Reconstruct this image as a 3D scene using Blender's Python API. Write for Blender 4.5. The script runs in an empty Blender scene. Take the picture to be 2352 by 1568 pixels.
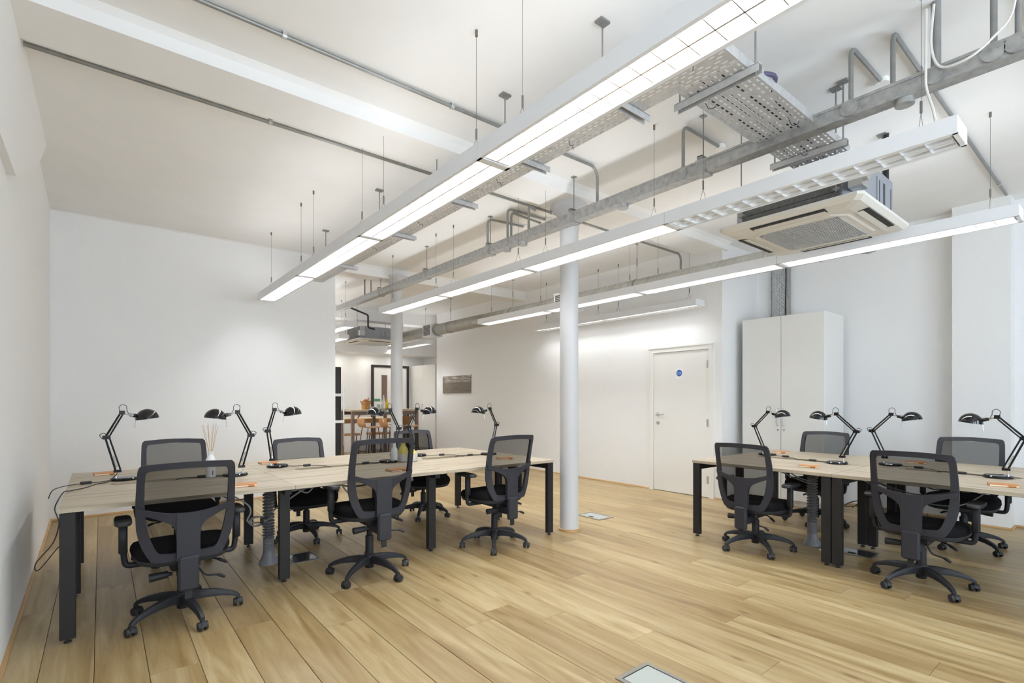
import bpy, math, random
from mathutils import Vector, Matrix
random.seed(7)
C = bpy.context.scene.collection
sc = bpy.context.scene
R = math.radians
pi = math.pi

# ------------------------------------------------------------------ camera
cam = bpy.data.cameras.new('camera'); cam_o = bpy.data.objects.new('camera', cam); C.objects.link(cam_o)
cam.sensor_width = 36.0; cam.lens = 36.0 * 1175 / 2352
cam.shift_y = 135 / 2352.0
cam.clip_start = 0.05; cam.clip_end = 100
cam_o.location = (0, 0, 1.30)
cam_o.rotation_euler = (R(90), 0, -math.atan2(944, 1175))
sc.camera = cam_o

# ------------------------------------------------------------------ view, world, daylight
sc.view_settings.view_transform = 'Standard'
sc.view_settings.look = 'None'
sc.view_settings.gamma = 1.0
sc.view_settings.use_curve_mapping = False
sc.view_settings.exposure = 0.52
sc.cycles.use_denoising = True
sc.cycles.adaptive_threshold = 0.02
sc.cycles.max_bounces = 9
sc.cycles.diffuse_bounces = 6
sc.cycles.sample_clamp_indirect = 8.0
w = bpy.data.worlds.new('sky'); sc.world = w; w.use_nodes = True
w.node_tree.nodes['Background'].inputs[0].default_value = (0.78, 0.88, 1.0, 1)
w.node_tree.nodes['Background'].inputs[1].default_value = 1.0

def area(name, loc, rot, sx, sy, power, col):
    l = bpy.data.lights.new(name, 'AREA'); l.shape = 'RECTANGLE'; l.size = sx; l.size_y = sy
    l.energy = power; l.color = col
    o = bpy.data.objects.new(name, l); C.objects.link(o); o.location = loc; o.rotation_euler = rot
    return o
DAY = (0.74, 0.87, 1.0)
# daylight entering through the three tall windows of the front wall (behind the camera)
for i, x in enumerate((0.7, 2.6, 4.5)):
    area('window_daylight', (x, -2.72, 1.75), (R(112), 0, 0), 1.3, 2.1, 54, DAY)

# ------------------------------------------------------------------ materials
def lin(c):
    c = c / 255.0
    return c / 12.92 if c <= 0.04045 else ((c + 0.055) / 1.055) ** 2.4
def rgb(r, g, b): return (lin(r), lin(g), lin(b), 1)
def mat(name, col, rough=0.5, metal=0.0, spec=0.5, coat=0.0):
    m = bpy.data.materials.new(name); m.use_nodes = True
    b = m.node_tree.nodes['Principled BSDF']
    b.inputs['Base Color'].default_value = col
    b.inputs['Roughness'].default_value = rough
    b.inputs['Metallic'].default_value = metal
    b.inputs['Specular IOR Level'].default_value = spec
    if coat: b.inputs['Coat Weight'].default_value = coat; b.inputs['Coat Roughness'].default_value = 0.1
    return m
def N(m, t, **kw):
    n = m.node_tree.nodes.new(t)
    for k, v in kw.items(): setattr(n, k, v)
    return n
def L(m, a, b): m.node_tree.links.new(a, b)
def ramp(m, stops):
    r = N(m, 'ShaderNodeValToRGB'); e = r.color_ramp.elements
    while len(e) < len(stops): e.new(0.5)
    for i, (p, c) in enumerate(stops): e[i].position = p; e[i].color = c
    return r
def noisy(m, scale, amt, bump=0.0, mapping=(1, 1, 1), detail=4):
    """modulates the base colour a little and adds fine relief"""
    b = m.node_tree.nodes['Principled BSDF']
    tc = N(m, 'ShaderNodeTexCoord'); mp = N(m, 'ShaderNodeMapping'); mp.inputs['Scale'].default_value = mapping
    nz = N(m, 'ShaderNodeTexNoise'); nz.inputs['Scale'].default_value = scale; nz.inputs['Detail'].default_value = detail
    L(m, tc.outputs['Object'], mp.inputs[0]); L(m, mp.outputs[0], nz.inputs['Vector'])
    c = b.inputs['Base Color'].default_value[:]
    lo = tuple(max(0, x * (1 - amt)) for x in c[:3]) + (1,); hi = tuple(min(1, x * (1 + amt)) for x in c[:3]) + (1,)
    r = ramp(m, [(0.3, lo), (0.7, hi)]); L(m, nz.outputs[0], r.inputs[0]); L(m, r.outputs[0], b.inputs['Base Color'])
    if bump:
        bp = N(m, 'ShaderNodeBump'); bp.inputs['Strength'].default_value = bump; bp.inputs['Distance'].default_value = 0.004
        L(m, nz.outputs[0], bp.inputs['Height']); L(m, bp.outputs[0], b.inputs['Normal'])
    return m
M = {}
M['wall'] = noisy(mat('white wall paint', (0.868, 0.868, 0.868, 1), 0.85, spec=0.2), 60, 0.012, 0.12)
M['ceil'] = noisy(mat('white ceiling paint', (0.87, 0.866, 0.856, 1), 0.9, spec=0.2), 2.2, 0.02, 0.12)
M['column'] = mat('grey white column paint', (0.60, 0.605, 0.62, 1), 0.45)
M['gloss_white'] = mat('white satin paint', (0.86, 0.855, 0.83, 1), 0.4)
M['cabinet'] = mat('white laminate', (0.83, 0.825, 0.80, 1), 0.35)
M['lum'] = mat('white powder coat', (0.80, 0.81, 0.83, 1), 0.35)
M['louvre'] = mat('bright louvre aluminium', (0.88, 0.88, 0.88, 1), 0.2, 0.8)
M['black'] = mat('black powder coat', rgb(38, 36, 36), 0.5, spec=0.3)
M['plastic'] = mat('black nylon', rgb(38, 38, 42), 0.5, spec=0.3)
M['plastic2'] = mat('dark grey nylon', rgb(46, 46, 52), 0.5, spec=0.3)
M['seat'] = noisy(mat('black woven upholstery', rgb(24, 23, 24), 0.95, spec=0.1), 500, 0.3, 0.3)
M['rubber'] = mat('black rubber', rgb(38, 38, 40), 0.6)
M['gloss_black'] = mat('glossy black lacquer', rgb(14, 13, 15), 0.10, spec=0.5)
M['lamp_arm'] = mat('black lamp enamel', rgb(22, 21, 22), 0.35, spec=0.3)
M['chrome'] = mat('polished chrome', (0.8, 0.8, 0.8, 1), 0.12, 1.0)
M['steel'] = mat('brushed steel', (0.62, 0.62, 0.61, 1), 0.32, 1.0)
M['wire'] = mat('steel wire', rgb(120, 118, 112), 0.4, 0.6)
M['galv'] = noisy(mat('galvanised steel', rgb(164, 164, 162), 0.42, 0.55), 22, 0.20, 0.0, (1, 1, 1), 6)
M['galv_l'] = noisy(mat('pale galvanised steel', rgb(196, 196, 196), 0.40, 0.45), 30, 0.08)
M['conduit'] = noisy(mat('galvanised conduit', rgb(146, 146, 144), 0.4, 0.5), 12, 0.12)
M['cable'] = mat('grey flex', rgb(150, 150, 152), 0.5)
M['cable_d'] = mat('black flex', rgb(40, 38, 36), 0.5)
M['cable_w'] = mat('white flex', rgb(222, 220, 214), 0.5)
M['orange'] = mat('orange leatherette', rgb(186, 122, 64), 0.5)
M['paper'] = mat('cream paper', rgb(238, 230, 210), 0.8)
M['white_cer'] = mat('white ceramic', rgb(228, 228, 228), 0.3)
M['reed'] = mat('rattan reed', rgb(196, 160, 108), 0.7)
M['grey_plastic'] = mat('grey ribbed plastic', rgb(128, 128, 134), 0.4)
M['acpanel'] = mat('cream plastic', rgb(214, 210, 202), 0.4)
M['acmetal'] = mat('grey casing metal', rgb(150, 153, 160), 0.5, 0.3)
M['acfoam'] = noisy(mat('dark grey insulation', rgb(100, 98, 94), 0.8), 40, 0.2)
M['dark'] = mat('dark slot', rgb(40, 38, 36), 0.7)
M['blue'] = mat('blue sign print', rgb(38, 92, 170), 0.4)
M['white_print'] = mat('white sign print', rgb(245, 245, 245), 0.4)
M['plumwire'] = mat('violet cable', rgb(80, 70, 100), 0.5)
M['green'] = mat('green print', rgb(70, 140, 105), 0.5)
M['brown_steel'] = mat('brown coated steel', rgb(112, 94, 82), 0.5)
M['cafe_black'] = mat('black stool steel', rgb(48, 40, 36), 0.4)
M['yellow'] = mat('yellow juice', rgb(226, 186, 30), 0.2)
M['tan'] = noisy(mat('brown paper bag', rgb(168, 122, 74), 0.9), 25, 0.35)
M['red'] = mat('red fruit', rgb(150, 60, 40), 0.5)
M['bin'] = mat('grey metal bin', rgb(150, 146, 140), 0.4, 0.5)

def glass(name, col):
    m = mat(name, col, 0.05); b = m.node_tree.nodes['Principled BSDF']
    b.inputs['Transmission Weight'].default_value = 0.95; b.inputs['IOR'].default_value = 1.2
    return m
M['glass'] = glass('clear glass', (0.95, 0.97, 0.96, 1))
def emit(name, col, s):
    m = bpy.data.materials.new(name); m.use_nodes = True; nt = m.node_tree
    nt.nodes.remove(nt.nodes['Principled BSDF'])
    e = nt.nodes.new('ShaderNodeEmission'); e.inputs[0].default_value = col; e.inputs[1].default_value = s
    nt.links.new(e.outputs[0], nt.nodes['Material Output'].inputs[0]); return m
M['tube'] = emit('lit fluorescent tube', (0.975, 0.99, 1.0, 1), 52.0)
M['added_uplight'] = emit('lit uplight strip', (0.985, 0.99, 1.0, 1), 7.5)  # glow added above the light rows to fill the ceiling
M['tube_off'] = mat('unlit tube glass', (0.9, 0.9, 0.88, 1), 0.25)

def mesh_fabric():
    m = mat('black seat mesh', rgb(20, 19, 19), 0.95, spec=0.0); nt = m.node_tree
    b = nt.nodes['Principled BSDF']; t = nt.nodes.new('ShaderNodeBsdfTransparent'); mx = nt.nodes.new('ShaderNodeMixShader')
    mx.inputs[0].default_value = 0.70
    L(m, t.outputs[0], mx.inputs[1]); L(m, b.outputs[0], mx.inputs[2]); L(m, mx.outputs[0], nt.nodes['Material Output'].inputs[0])
    return m
M['mesh'] = mesh_fabric()

def oak():
    m = mat('oiled oak plank', rgb(196, 170, 122), 0.38, spec=0.45); b = m.node_tree.nodes['Principled BSDF']
    tc = N(m, 'ShaderNodeTexCoord'); oi = N(m, 'ShaderNodeObjectInfo')
    off = N(m, 'ShaderNodeVectorMath', operation='SCALE'); off.inputs[0].default_value = (37.0, 91.0, 13.0); L(m, oi.outputs['Random'], off.inputs['Scale'])
    ad = N(m, 'ShaderNodeVectorMath', operation='ADD'); L(m, tc.outputs['Object'], ad.inputs[0]); L(m, off.outputs[0], ad.inputs[1])
    mp = N(m, 'ShaderNodeMapping'); mp.inputs['Scale'].default_value = (9, 0.75, 1); L(m, ad.outputs[0], mp.inputs[0])
    n1 = N(m, 'ShaderNodeTexNoise'); n1.inputs['Scale'].default_value = 1.5; n1.inputs['Detail'].default_value = 6; n1.inputs['Distortion'].default_value = 0.9
    L(m, mp.outputs[0], n1.inputs['Vector'])
    mp2 = N(m, 'ShaderNodeMapping'); mp2.inputs['Scale'].default_value = (110, 4, 1); L(m, ad.outputs[0], mp2.inputs[0])
    n2 = N(m, 'ShaderNodeTexNoise'); n2.inputs['Scale'].default_value = 1.6; n2.inputs['Detail'].default_value = 3; L(m, mp2.outputs[0], n2.inputs['Vector'])
    r1 = ramp(m, [(0.25, rgb(132, 106, 66)), (0.46, rgb(162, 140, 99)), (0.72, rgb(186, 169, 133))]); L(m, n1.outputs[0], r1.inputs[0])
    r2 = ramp(m, [(0.35, (0.80, 0.78, 0.74, 1)), (0.65, (1, 1, 1, 1))]); L(m, n2.outputs[0], r2.inputs[0])
    mu = N(m, 'ShaderNodeMix', data_type='RGBA', blend_type='MULTIPLY'); mu.inputs[0].default_value = 0.55
    L(m, r1.outputs[0], mu.inputs[6]); L(m, r2.outputs[0], mu.inputs[7])
    # per-plank tone
    rt = ramp(m, [(0.0, (0.74, 0.67, 0.58, 1)), (0.22, (0.90, 0.86, 0.79, 1)), (0.6, (1.0, 0.99, 0.97, 1)), (1.0, (1.12, 1.12, 1.11, 1))])
    L(m, oi.outputs['Random'], rt.inputs[0])
    m2 = N(m, 'ShaderNodeMix', data_type='RGBA', blend_type='MULTIPLY'); m2.inputs[0].default_value = 1.0
    L(m, mu.outputs[2], m2.inputs[6]); L(m, rt.outputs[0], m2.inputs[7])
    # knots
    mk = N(m, 'ShaderNodeMapping'); mk.inputs['Scale'].default_value = (5.0, 1.7, 1); L(m, ad.outputs[0], mk.inputs[0])
    vo = N(m, 'ShaderNodeTexVoronoi'); vo.inputs['Scale'].default_value = 1.0; L(m, mk.outputs[0], vo.inputs['Vector'])
    rk = ramp(m, [(0.0, (0.28, 0.20, 0.13, 1)), (0.05, (0.55, 0.45, 0.35, 1)), (0.085, (0.9, 0.87, 0.82, 1)), (0.14, (1, 1, 1, 1))]); L(m, vo.outputs['Distance'], rk.inputs[0])
    m3 = N(m, 'ShaderNodeMix', data_type='RGBA', blend_type='MULTIPLY'); m3.inputs[0].default_value = 0.8
    L(m, m2.outputs[2], m3.inputs[6]); L(m, rk.outputs[0], m3.inputs[7])
    L(m, m3.outputs[2], b.inputs['Base Color'])
    rr = ramp(m, [(0.3, (0.32, 0.32, 0.32, 1)), (0.7, (0.45, 0.45, 0.45, 1))]); L(m, n1.outputs[0], rr.inputs[0]); L(m, rr.outputs[0], b.inputs['Roughness'])
    return m
M['oak'] = oak()

def grey_oak():
    m = mat('grey oak laminate', rgb(190, 176, 154), 0.45, spec=0.4); b = m.node_tree.nodes['Principled BSDF']
    tc = N(m, 'ShaderNodeTexCoord'); oi = N(m, 'ShaderNodeObjectInfo')
    off = N(m, 'ShaderNodeVectorMath', operation='SCALE'); off.inputs[0].default_value = (11.0, 23.0, 5.0); L(m, oi.outputs['Random'], off.inputs['Scale'])
    ad = N(m, 'ShaderNodeVectorMath', operation='ADD'); L(m, tc.outputs['Object'], ad.inputs[0]); L(m, off.outputs[0], ad.inputs[1])
    mp = N(m, 'ShaderNodeMapping'); mp.inputs['Scale'].default_value = (1.1, 16, 16); L(m, ad.outputs[0], mp.inputs[0])
    n1 = N(m, 'ShaderNodeTexNoise'); n1.inputs['Scale'].default_value = 1.4; n1.inputs['Detail'].default_value = 7; n1.inputs['Distortion'].default_value = 0.5; L(m, mp.outputs[0], n1.inputs['Vector'])
    r1 = ramp(m, [(0.28, rgb(132, 117, 97)), (0.45, rgb(168, 155, 134)), (0.6, rgb(184, 172, 152)), (0.8, rgb(156, 141, 120))]); L(m, n1.outputs[0], r1.inputs[0])
    L(m, r1.outputs[0], b.inputs['Base Color'])
    return m
M['desk'] = grey_oak()

def plain_wood(name, a, b_, axis):
    m = mat(name, a, 0.45); b = m.node_tree.nodes['Principled BSDF']
    tc = N(m, 'ShaderNodeTexCoord'); mp = N(m, 'ShaderNodeMapping'); mp.inputs['Scale'].default_value = axis; L(m, tc.outputs['Object'], mp.inputs[0])
    n1 = N(m, 'ShaderNodeTexNoise'); n1.inputs['Scale'].default_value = 2; n1.inputs['Detail'].default_value = 5; L(m, mp.outputs[0], n1.inputs['Vector'])
    r1 = ramp(m, [(0.3, a), (0.7, b_)]); L(m, n1.outputs[0], r1.inputs[0]); L(m, r1.outputs[0], b.inputs['Base Color'])
    return m
M['orange_oak'] = plain_wood('warm oak', rgb(150, 106, 62), rgb(180, 136, 90), (2, 20, 20))
M['pale_oak'] = plain_wood('pale oak', rgb(214, 186, 146), rgb(230, 206, 170), (2, 20, 20))
M['bead'] = plain_wood('oak beading', rgb(176, 140, 92), rgb(196, 160, 112), (2, 2, 20))

def duct_mat():
    m = mat('spiral duct steel', rgb(176, 176, 170), 0.35, 0.6); b = m.node_tree.nodes['Principled BSDF']
    return noisy(m, 6, 0.12)
M['duct'] = duct_mat()

def picture_mat():
    m = mat('landscape print', rgb(110, 102, 92), 0.5); b = m.node_tree.nodes['Principled BSDF']
    tc = N(m, 'ShaderNodeTexCoord'); se = N(m, 'ShaderNodeSeparateXYZ'); L(m, tc.outputs['Generated'], se.inputs[0])
    mp = N(m, 'ShaderNodeMapping'); mp.inputs['Scale'].default_value = (1, 2.2, 7); L(m, tc.outputs['Generated'], mp.inputs[0])
    n1 = N(m, 'ShaderNodeTexNoise'); n1.inputs['Scale'].default_value = 2.0; n1.inputs['Detail'].default_value = 6; L(m, mp.outputs[0], n1.inputs['Vector'])
    # cloudy sky in the top third, dull ground below
    sky = ramp(m, [(0.42, rgb(104, 98, 90)), (0.56, rgb(170, 160, 150)), (0.66, rgb(214, 206, 196))]); L(m, n1.outputs[0], sky.inputs[0])
    gr = ramp(m, [(0.3, rgb(92, 86, 74)), (0.7, rgb(122, 110, 96))]); L(m, n1.outputs[0], gr.inputs[0])
    st = ramp(m, [(0.60, (0, 0, 0, 1)), (0.66, (1, 1, 1, 1))]); L(m, se.outputs[2], st.inputs[0])
    mx = N(m, 'ShaderNodeMix', data_type='RGBA'); L(m, st.outputs[0], mx.inputs[0]); L(m, gr.outputs[0], mx.inputs[6]); L(m, sky.outputs[0], mx.inputs[7])
    L(m, mx.outputs[2], b.inputs['Base Color']); return m
M['picture'] = picture_mat()

def dipped(name, top, bottom, cut):
    m = mat(name, top, 0.35); b = m.node_tree.nodes['Principled BSDF']
    tc = N(m, 'ShaderNodeTexCoord'); se = N(m, 'ShaderNodeSeparateXYZ'); L(m, tc.outputs['Object'], se.inputs[0])
    st = ramp(m, [(cut - 0.01, bottom), (cut + 0.01, top)]); L(m, se.outputs[2], st.inputs[0]); L(m, st.outputs[0], b.inputs['Base Color'])
    return m
M['dip'] = dipped('yellow glaze over grey', rgb(188, 176, 84), rgb(188, 186, 180), 0.075)

# ------------------------------------------------------------------ mesh building
class MB:
    def __init__(s): s.v = []; s.f = []
    def add(s, vs, fs):
        o = len(s.v); s.v += [tuple(p) for p in vs]; s.f += [tuple(i + o for i in f) for f in fs]; return s
    def box(s, x0, x1, y0, y1, z0, z1):
        if x0 > x1: x0, x1 = x1, x0
        if y0 > y1: y0, y1 = y1, y0
        if z0 > z1: z0, z1 = z1, z0
        return s.add([(x0, y0, z0), (x1, y0, z0), (x1, y1, z0), (x0, y1, z0), (x0, y0, z1), (x1, y0, z1), (x1, y1, z1), (x0, y1, z1)],
                     [(0, 3, 2, 1), (4, 5, 6, 7), (0, 1, 5, 4), (1, 2, 6, 5), (2, 3, 7, 6), (3, 0, 4, 7)])
    def cbox(s, x0, x1, y0, y1, z0, z1, c):
        """box with chamfered vertical and top edges"""
        a = [(x0 + c, y0), (x1 - c, y0), (x1, y0 + c), (x1, y1 - c), (x1 - c, y1), (x0 + c, y1), (x0, y1 - c), (x0, y0 + c)]
        cx, cy = (x0 + x1) / 2, (y0 + y1) / 2
        def ins(p): return (p[0] + (c if p[0] < cx else -c) * 0.8, p[1] + (c if p[1] < cy else -c) * 0.8)
        r0 = [ins(p) + (z0,) for p in a]; r1 = [p + (z0 + c,) for p in a]; r2 = [p + (z1 - c,) for p in a]; r3 = [ins(p) + (z1,) for p in a]
        return s.rings([r0, r1, r2, r3])
    def rings(s, rs, cap=True, closed=True):
        n = len(rs[0]); vs = [p for r in rs for p in r]; fs = []
        for k in range(len(rs) - 1):
            for i in range(n if closed else n - 1):
                j = (i + 1) % n
                fs.append((k * n + i, k * n + j, (k + 1) * n + j, (k + 1) * n + i))
        if cap:
            fs.append(tuple(reversed(range(n)))); fs.append(tuple((len(rs) - 1) * n + i for i in range(n)))
        return s.add(vs, fs)
    def cyl(s, p0, p1, r0, r1=None, n=12, cap=True):
        r1 = r0 if r1 is None else r1
        p0, p1 = Vector(p0), Vector(p1); d = (p1 - p0).normalized()
        u = d.orthogonal().normalized(); v = d.cross(u)
        a = [[tuple(p + (u * math.cos(2 * pi * i / n) + v * math.sin(2 * pi * i / n)) * r) for i in range(n)] for p, r in ((p0, r0), (p1, r1))]
        return s.rings(a, cap)
    def lathe(s, prof, n=20, axis=(0, 0, 0), cap=True):
        a = [[(axis[0] + r * math.cos(2 * pi * i / n), axis[1] + r * math.sin(2 * pi * i / n), axis[2] + z) for i in range(n)] for r, z in prof]
        return s.rings(a, cap)
    def tube(s, pts, r, n=8, cap=True, rs=None):
        pts = [Vector(p) for p in pts]; k = len(pts); out = []; u = None
        for i, p in enumerate(pts):
            d = (pts[min(i + 1, k - 1)] - pts[max(i - 1, 0)])
            d = d.normalized() if d.length > 1e-9 else Vector((0, 0, 1))
            if u is None: u = d.orthogonal().normalized()
            u = (u - d * u.dot(d)); u = u.normalized() if u.length > 1e-6 else d.orthogonal().normalized()
            v = d.cross(u); rr = rs[i] if rs else r
            out.append([tuple(p + (u * math.cos(2 * pi * j / n) + v * math.sin(2 * pi * j / n)) * rr) for j in range(n)])
        return s.rings(out, cap)
    def prism(s, poly, z0, z1):
        n = len(poly)
        return s.add([(x, y, z0) for x, y in poly] + [(x, y, z1) for x, y in poly],
                     [tuple(reversed(range(n))), tuple(range(n, 2 * n))] + [(i, (i + 1) % n, n + (i + 1) % n, n + i) for i in range(n)])
    def xf(s, mtx): s.v = [tuple(mtx @ Vector(p)) for p in s.v]; return s
    def build(s, name, m, parent=None, smooth=False, loc=(0, 0, 0), auto=None):
        me = bpy.data.meshes.new(name); me.from_pydata(s.v, [], s.f); me.update()
        if m: me.materials.append(m)
        if smooth:
            me.polygons.foreach_set('use_smooth', [True] * len(me.polygons))
            try: me.set_sharp_from_angle(angle=R(auto or 40))
            except Exception: pass
        o = bpy.data.objects.new(name, me); C.objects.link(o); o.location = loc
        if parent: o.parent = parent
        return o

def bez(pts, n=8):
    """Catmull-Rom through points"""
    P = [Vector(p) for p in pts]; out = []
    for i in range(len(P) - 1):
        a = P[max(i - 1, 0)]; b = P[i]; c = P[i + 1]; d = P[min(i + 2, len(P) - 1)]
        for k in range(n):
            t = k / n
            out.append(0.5 * ((2 * b) + (c - a) * t + (2 * a - 5 * b + 4 * c - d) * t * t + (3 * b - a - 3 * c + d) * t ** 3))
    out.append(P[-1]); return out
def bent(pts, rad, n=6):
    """polyline with rounded corners"""
    P = [Vector(p) for p in pts]; out = [P[0]]
    for i in range(1, len(P) - 1):
        a = (P[i - 1] - P[i]); b = (P[i + 1] - P[i]); r = min(rad, a.length * 0.49, b.length * 0.49)
        p = P[i] + a.normalized() * r; q = P[i] + b.normalized() * r
        for k in range(n + 1):
            t = k / n; out.append((1 - t) ** 2 * p + 2 * t * (1 - t) * P[i] + t * t * q)
    out.append(P[-1]); return out

def thing(name, label, cat, loc=(0, 0, 0), rz=0, group=None):
    o = bpy.data.objects.new(name, None); C.objects.link(o); o.empty_display_size = 0.05
    o.location = loc; o.rotation_euler = (0, 0, rz); return tag(o, label, cat, group)
def tag(o, label, cat, group=None):
    o['label'] = label; o['category'] = cat
    if group: o['group'] = group
    return o
def struct(o): o['kind'] = 'structure'; return o
def kids(o): return [c for c in bpy.data.objects if c.parent == o]
CH = {}
def dup(root, loc, rz, label, group=None):
    def cp(o, par):
        c = o.copy(); C.objects.link(c)
        if par: c.parent = par
        for k in CHILD.get(o.name, []): cp(k, c)
        return c
    CHILD = {}
    for o in bpy.data.objects:
        if o.parent: CHILD.setdefault(o.parent.name, []).append(o)
    r = cp(root, None); r.location = loc; r.rotation_euler = (0, 0, rz); r['label'] = label
    if group: r['group'] = group
    return r

CEIL = 3.36
# ================================================================== SETTING
XL = -0.43
YB = 7.42
# floor slab and planks
fl = struct(MB().box(-0.7, 7.9, -2.9, 13.0, -0.12, -0.022).build('floor', M['dark']))
pl_meshes = {}
def plank(x0, x1, y0, y1):
    ln = round(y1 - y0, 3); wd = round(x1 - x0, 3)
    g = 0.0011; c = 0.0018
    key = (wd, ln)
    if key not in pl_meshes:
        mb = MB(); a = wd / 2 - g; b = ln / 2 - g * 0.6
        mb.rings([[(-a, -b, -0.02), (a, -b, -0.02), (a, b, -0.02), (-a, b, -0.02)], [(-a, -b, -c), (a, -b, -c), (a, b, -c), (-a, b, -c)],
                  [(-a + c, -b + c * .4, 0), (a - c, -b + c * .4, 0), (a - c, b - c * .4, 0), (-a + c, b - c * .4, 0)]])
        o = mb.build('plank', M['oak'], fl); pl_meshes[key] = o.data
    else:
        o = bpy.data.objects.new('plank', pl_meshes[key]); C.objects.link(o); o.parent = fl
    o.location = ((x0 + x1) / 2, (y0 + y1) / 2, 0)
W = 0.205
row = 0; x = -0.436
while x < 7.5:
    y_lo, y_hi = (-0.25, 12.55) if x > 2.5 else (-0.25, 7.45)
    if x > 3.3: y_lo = 0.05 - (0.35 if x < 4.5 else 0.0)
    y = y_lo - random.choice((0.3, 0.8, 1.3, 1.8)) ; first = True
    while y < y_hi:
        ln = random.choice((1.7, 1.9, 2.1, 2.2, 2.3)); a = max(y, y_lo); b = min(y + ln, y_hi)
        if b - a > 0.15 and not (x > 6.35 and a > 3.6): plank(x, x + W, a, b)
        y += ln
    x += W; row += 1
# boards behind the camera: one plain sheet
b0 = MB().box(-0.436, 7.5, -2.88, -0.25, -0.02, 0.0).build('floor_behind', M['oak']); b0.name = 'trim_9'; struct(b0)

# ceiling and beams
struct(MB().box(-0.7, 7.9, -2.9, 13.0, CEIL, CEIL + 0.15).build('ceiling', M['ceil']))
def beam(name, y0, y1, z, x0=-0.45, x1=6.4):
    mb = MB(); c = 0.05
    sec = [(y0 - c, CEIL + .01), (y0, CEIL - 0.03), (y0, z), (y1, z), (y1, CEIL - 0.03), (y1 + c, CEIL + .01)]
    mb.rings([[(x0, yy, zz) for yy, zz in sec], [(x1, yy, zz) for yy, zz in sec]])
    return struct(mb.build(name, M['ceil']))
beam('trim_1', 3.43, 3.82, 3.255)
beam('trim_2', 7.44, 7.72, 3.20)
beam('trim_3', 10.9, 11.25, 3.08)
# walls
struct(MB().prism([(-0.41 + 0.035 , -2.9), (-0.375, 3.2), (XL, 7.6), (-0.65, 7.6), (-0.65, -2.9)], 0, CEIL).build('wall_left', M['wall']))
struct(MB().box(-0.65, 2.66, YB, YB + 0.16, 0, CEIL).build('wall_back', M['wall']))
# right wall: door wall, return, recess, pier and the stretch nearer the camera
struct(MB().prism([(6.31, 10.75), (6.31, 3.48), (7.30, 3.48), (7.30, 1.32), (7.11, 1.32), (7.11, 0.865), (7.34, 0.865), (7.34, -2.9), (7.8, -2.9), (7.8, 12.9), (7.0, 12.9), (7.0, 10.75)], 0, CEIL).build('wall_right', M['wall']))
struct(MB().box(1.4, 7.3, 12.6, 12.75, 0, CEIL).build('wall_far', M['wall']))
struct(MB().box(1.4, 1.55, 7.58, 12.7, 0, CEIL).build('wall_kitchen', M['wall']))
bulk = MB().box(1.5, 7.2, 11.9, 12.62, 2.46, CEIL).build('trim_4', M['ceil']); struct(bulk)
# beam along the left wall with a raked end
bl = MB(); sec = [(-2.8, 2.50), (3.70, 2.47), (4.35, 2.75), (4.95, 2.98), (5.6, CEIL), (-2.8, CEIL)]
bl.rings([[(-0.345, a, b) for a, b in sec], [(-0.50, a, b) for a, b in sec]])
struct(bl.build('trim_5', M['wall']))
# front wall with four tall windows
fw = MB(); ys = (-2.9, -2.6)
edges = [-0.65]
for xx in (0.7, 2.6, 4.5): edges += [xx - 0.7, xx + 0.7]
edges += [7.8]
for i in range(0, len(edges), 2): fw.box(edges[i], edges[i + 1], ys[0], ys[1], 0, CEIL)
for i in range(1, len(edges) - 1, 2):
    fw.box(edges[i], edges[i + 1], ys[0], ys[1], 0, 0.65); fw.box(edges[i], edges[i + 1], ys[0], ys[1], 2.85, CEIL)
struct(fw.build('wall_front', M['wall']))
for k, xx in enumerate((0.7, 2.6, 4.5)):
    m_ = MB(); a, b = xx - 0.7, xx + 0.7
    for q in ((a, a + .05, .65, 2.85), (b - .05, b, .65, 2.85), (a, b, .65, .7), (a, b, 2.8, 2.85), (a, b, 1.73, 1.77), (xx - .02, xx + .02, .65, 2.85)):
        m_.box(q[0], q[1], -2.68, -2.63, q[2], q[3])
    struct(m_.build('window_%d' % (k + 1), M['gloss_white']))
# oak beading at the wall feet
def bead(name, pts):
    mb = MB()
    for (a, b) in zip(pts[:-1], pts[1:]):
        a3, b3 = Vector((a[0], a[1], 0)), Vector((b[0], b[1], 0)); d = (b3 - a3).normalized(); nrm = Vector((-d.y, d.x, 0))
        prof = [(0, 0.0), (0.018, 0.0), (0.018, 0.008), (0.008, 0.02), (0, 0.02)]
        mb.rings([[tuple(p + nrm * u + Vector((0, 0, v))) for u, v in prof] for p in (a3 - d * 0.0, b3 + d * 0.0)])
    return struct(mb.build(name, M['bead']))
bead('baseboard_left', [(XL, YB), (-0.375, 3.2), (-0.375, -2.6)])
bead('baseboard_back', [(2.66, YB), (XL, YB)])
bead('baseboard_right', [(6.31, 4.62), (6.31, 10.75)])
bead('baseboard_pier', [(6.31, 3.48), (6.31, 3.58)])
bead('baseboard_recess', [(7.34, -2.6), (7.34, 0.865), (7.11, 0.865), (7.11, 1.32), (7.30, 1.32), (7.30, 2.36)])

# columns
def column(x, y, label):
    mb = MB(); r = 0.092
    mb.lathe([(r, 0.015), (r, 3.0), (r + .008, 3.01), (r + .008, 3.03), (r + .003, 3.04), (r + 0.012, 3.10), (r + 0.035, 3.16), (r + 0.07, 3.20), (r + 0.09, 3.225), (r + 0.09, 3.262)], 40, (x, y, 0))
    o = struct(mb.build('column', M['column'], smooth=True)); o['label'] = label
    MB().lathe([(r, 0), (r + 0.012, 0), (r + 0.012, 0.02), (r, 0.022)], 40, (x, y, 0)).build('base_ring', M['bead'], o, True)
    return o
column(3.667, 3.648, 'white round iron column in the middle of the room')
column(3.67, 7.50, 'white round iron column in the opening to the kitchen')

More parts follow.
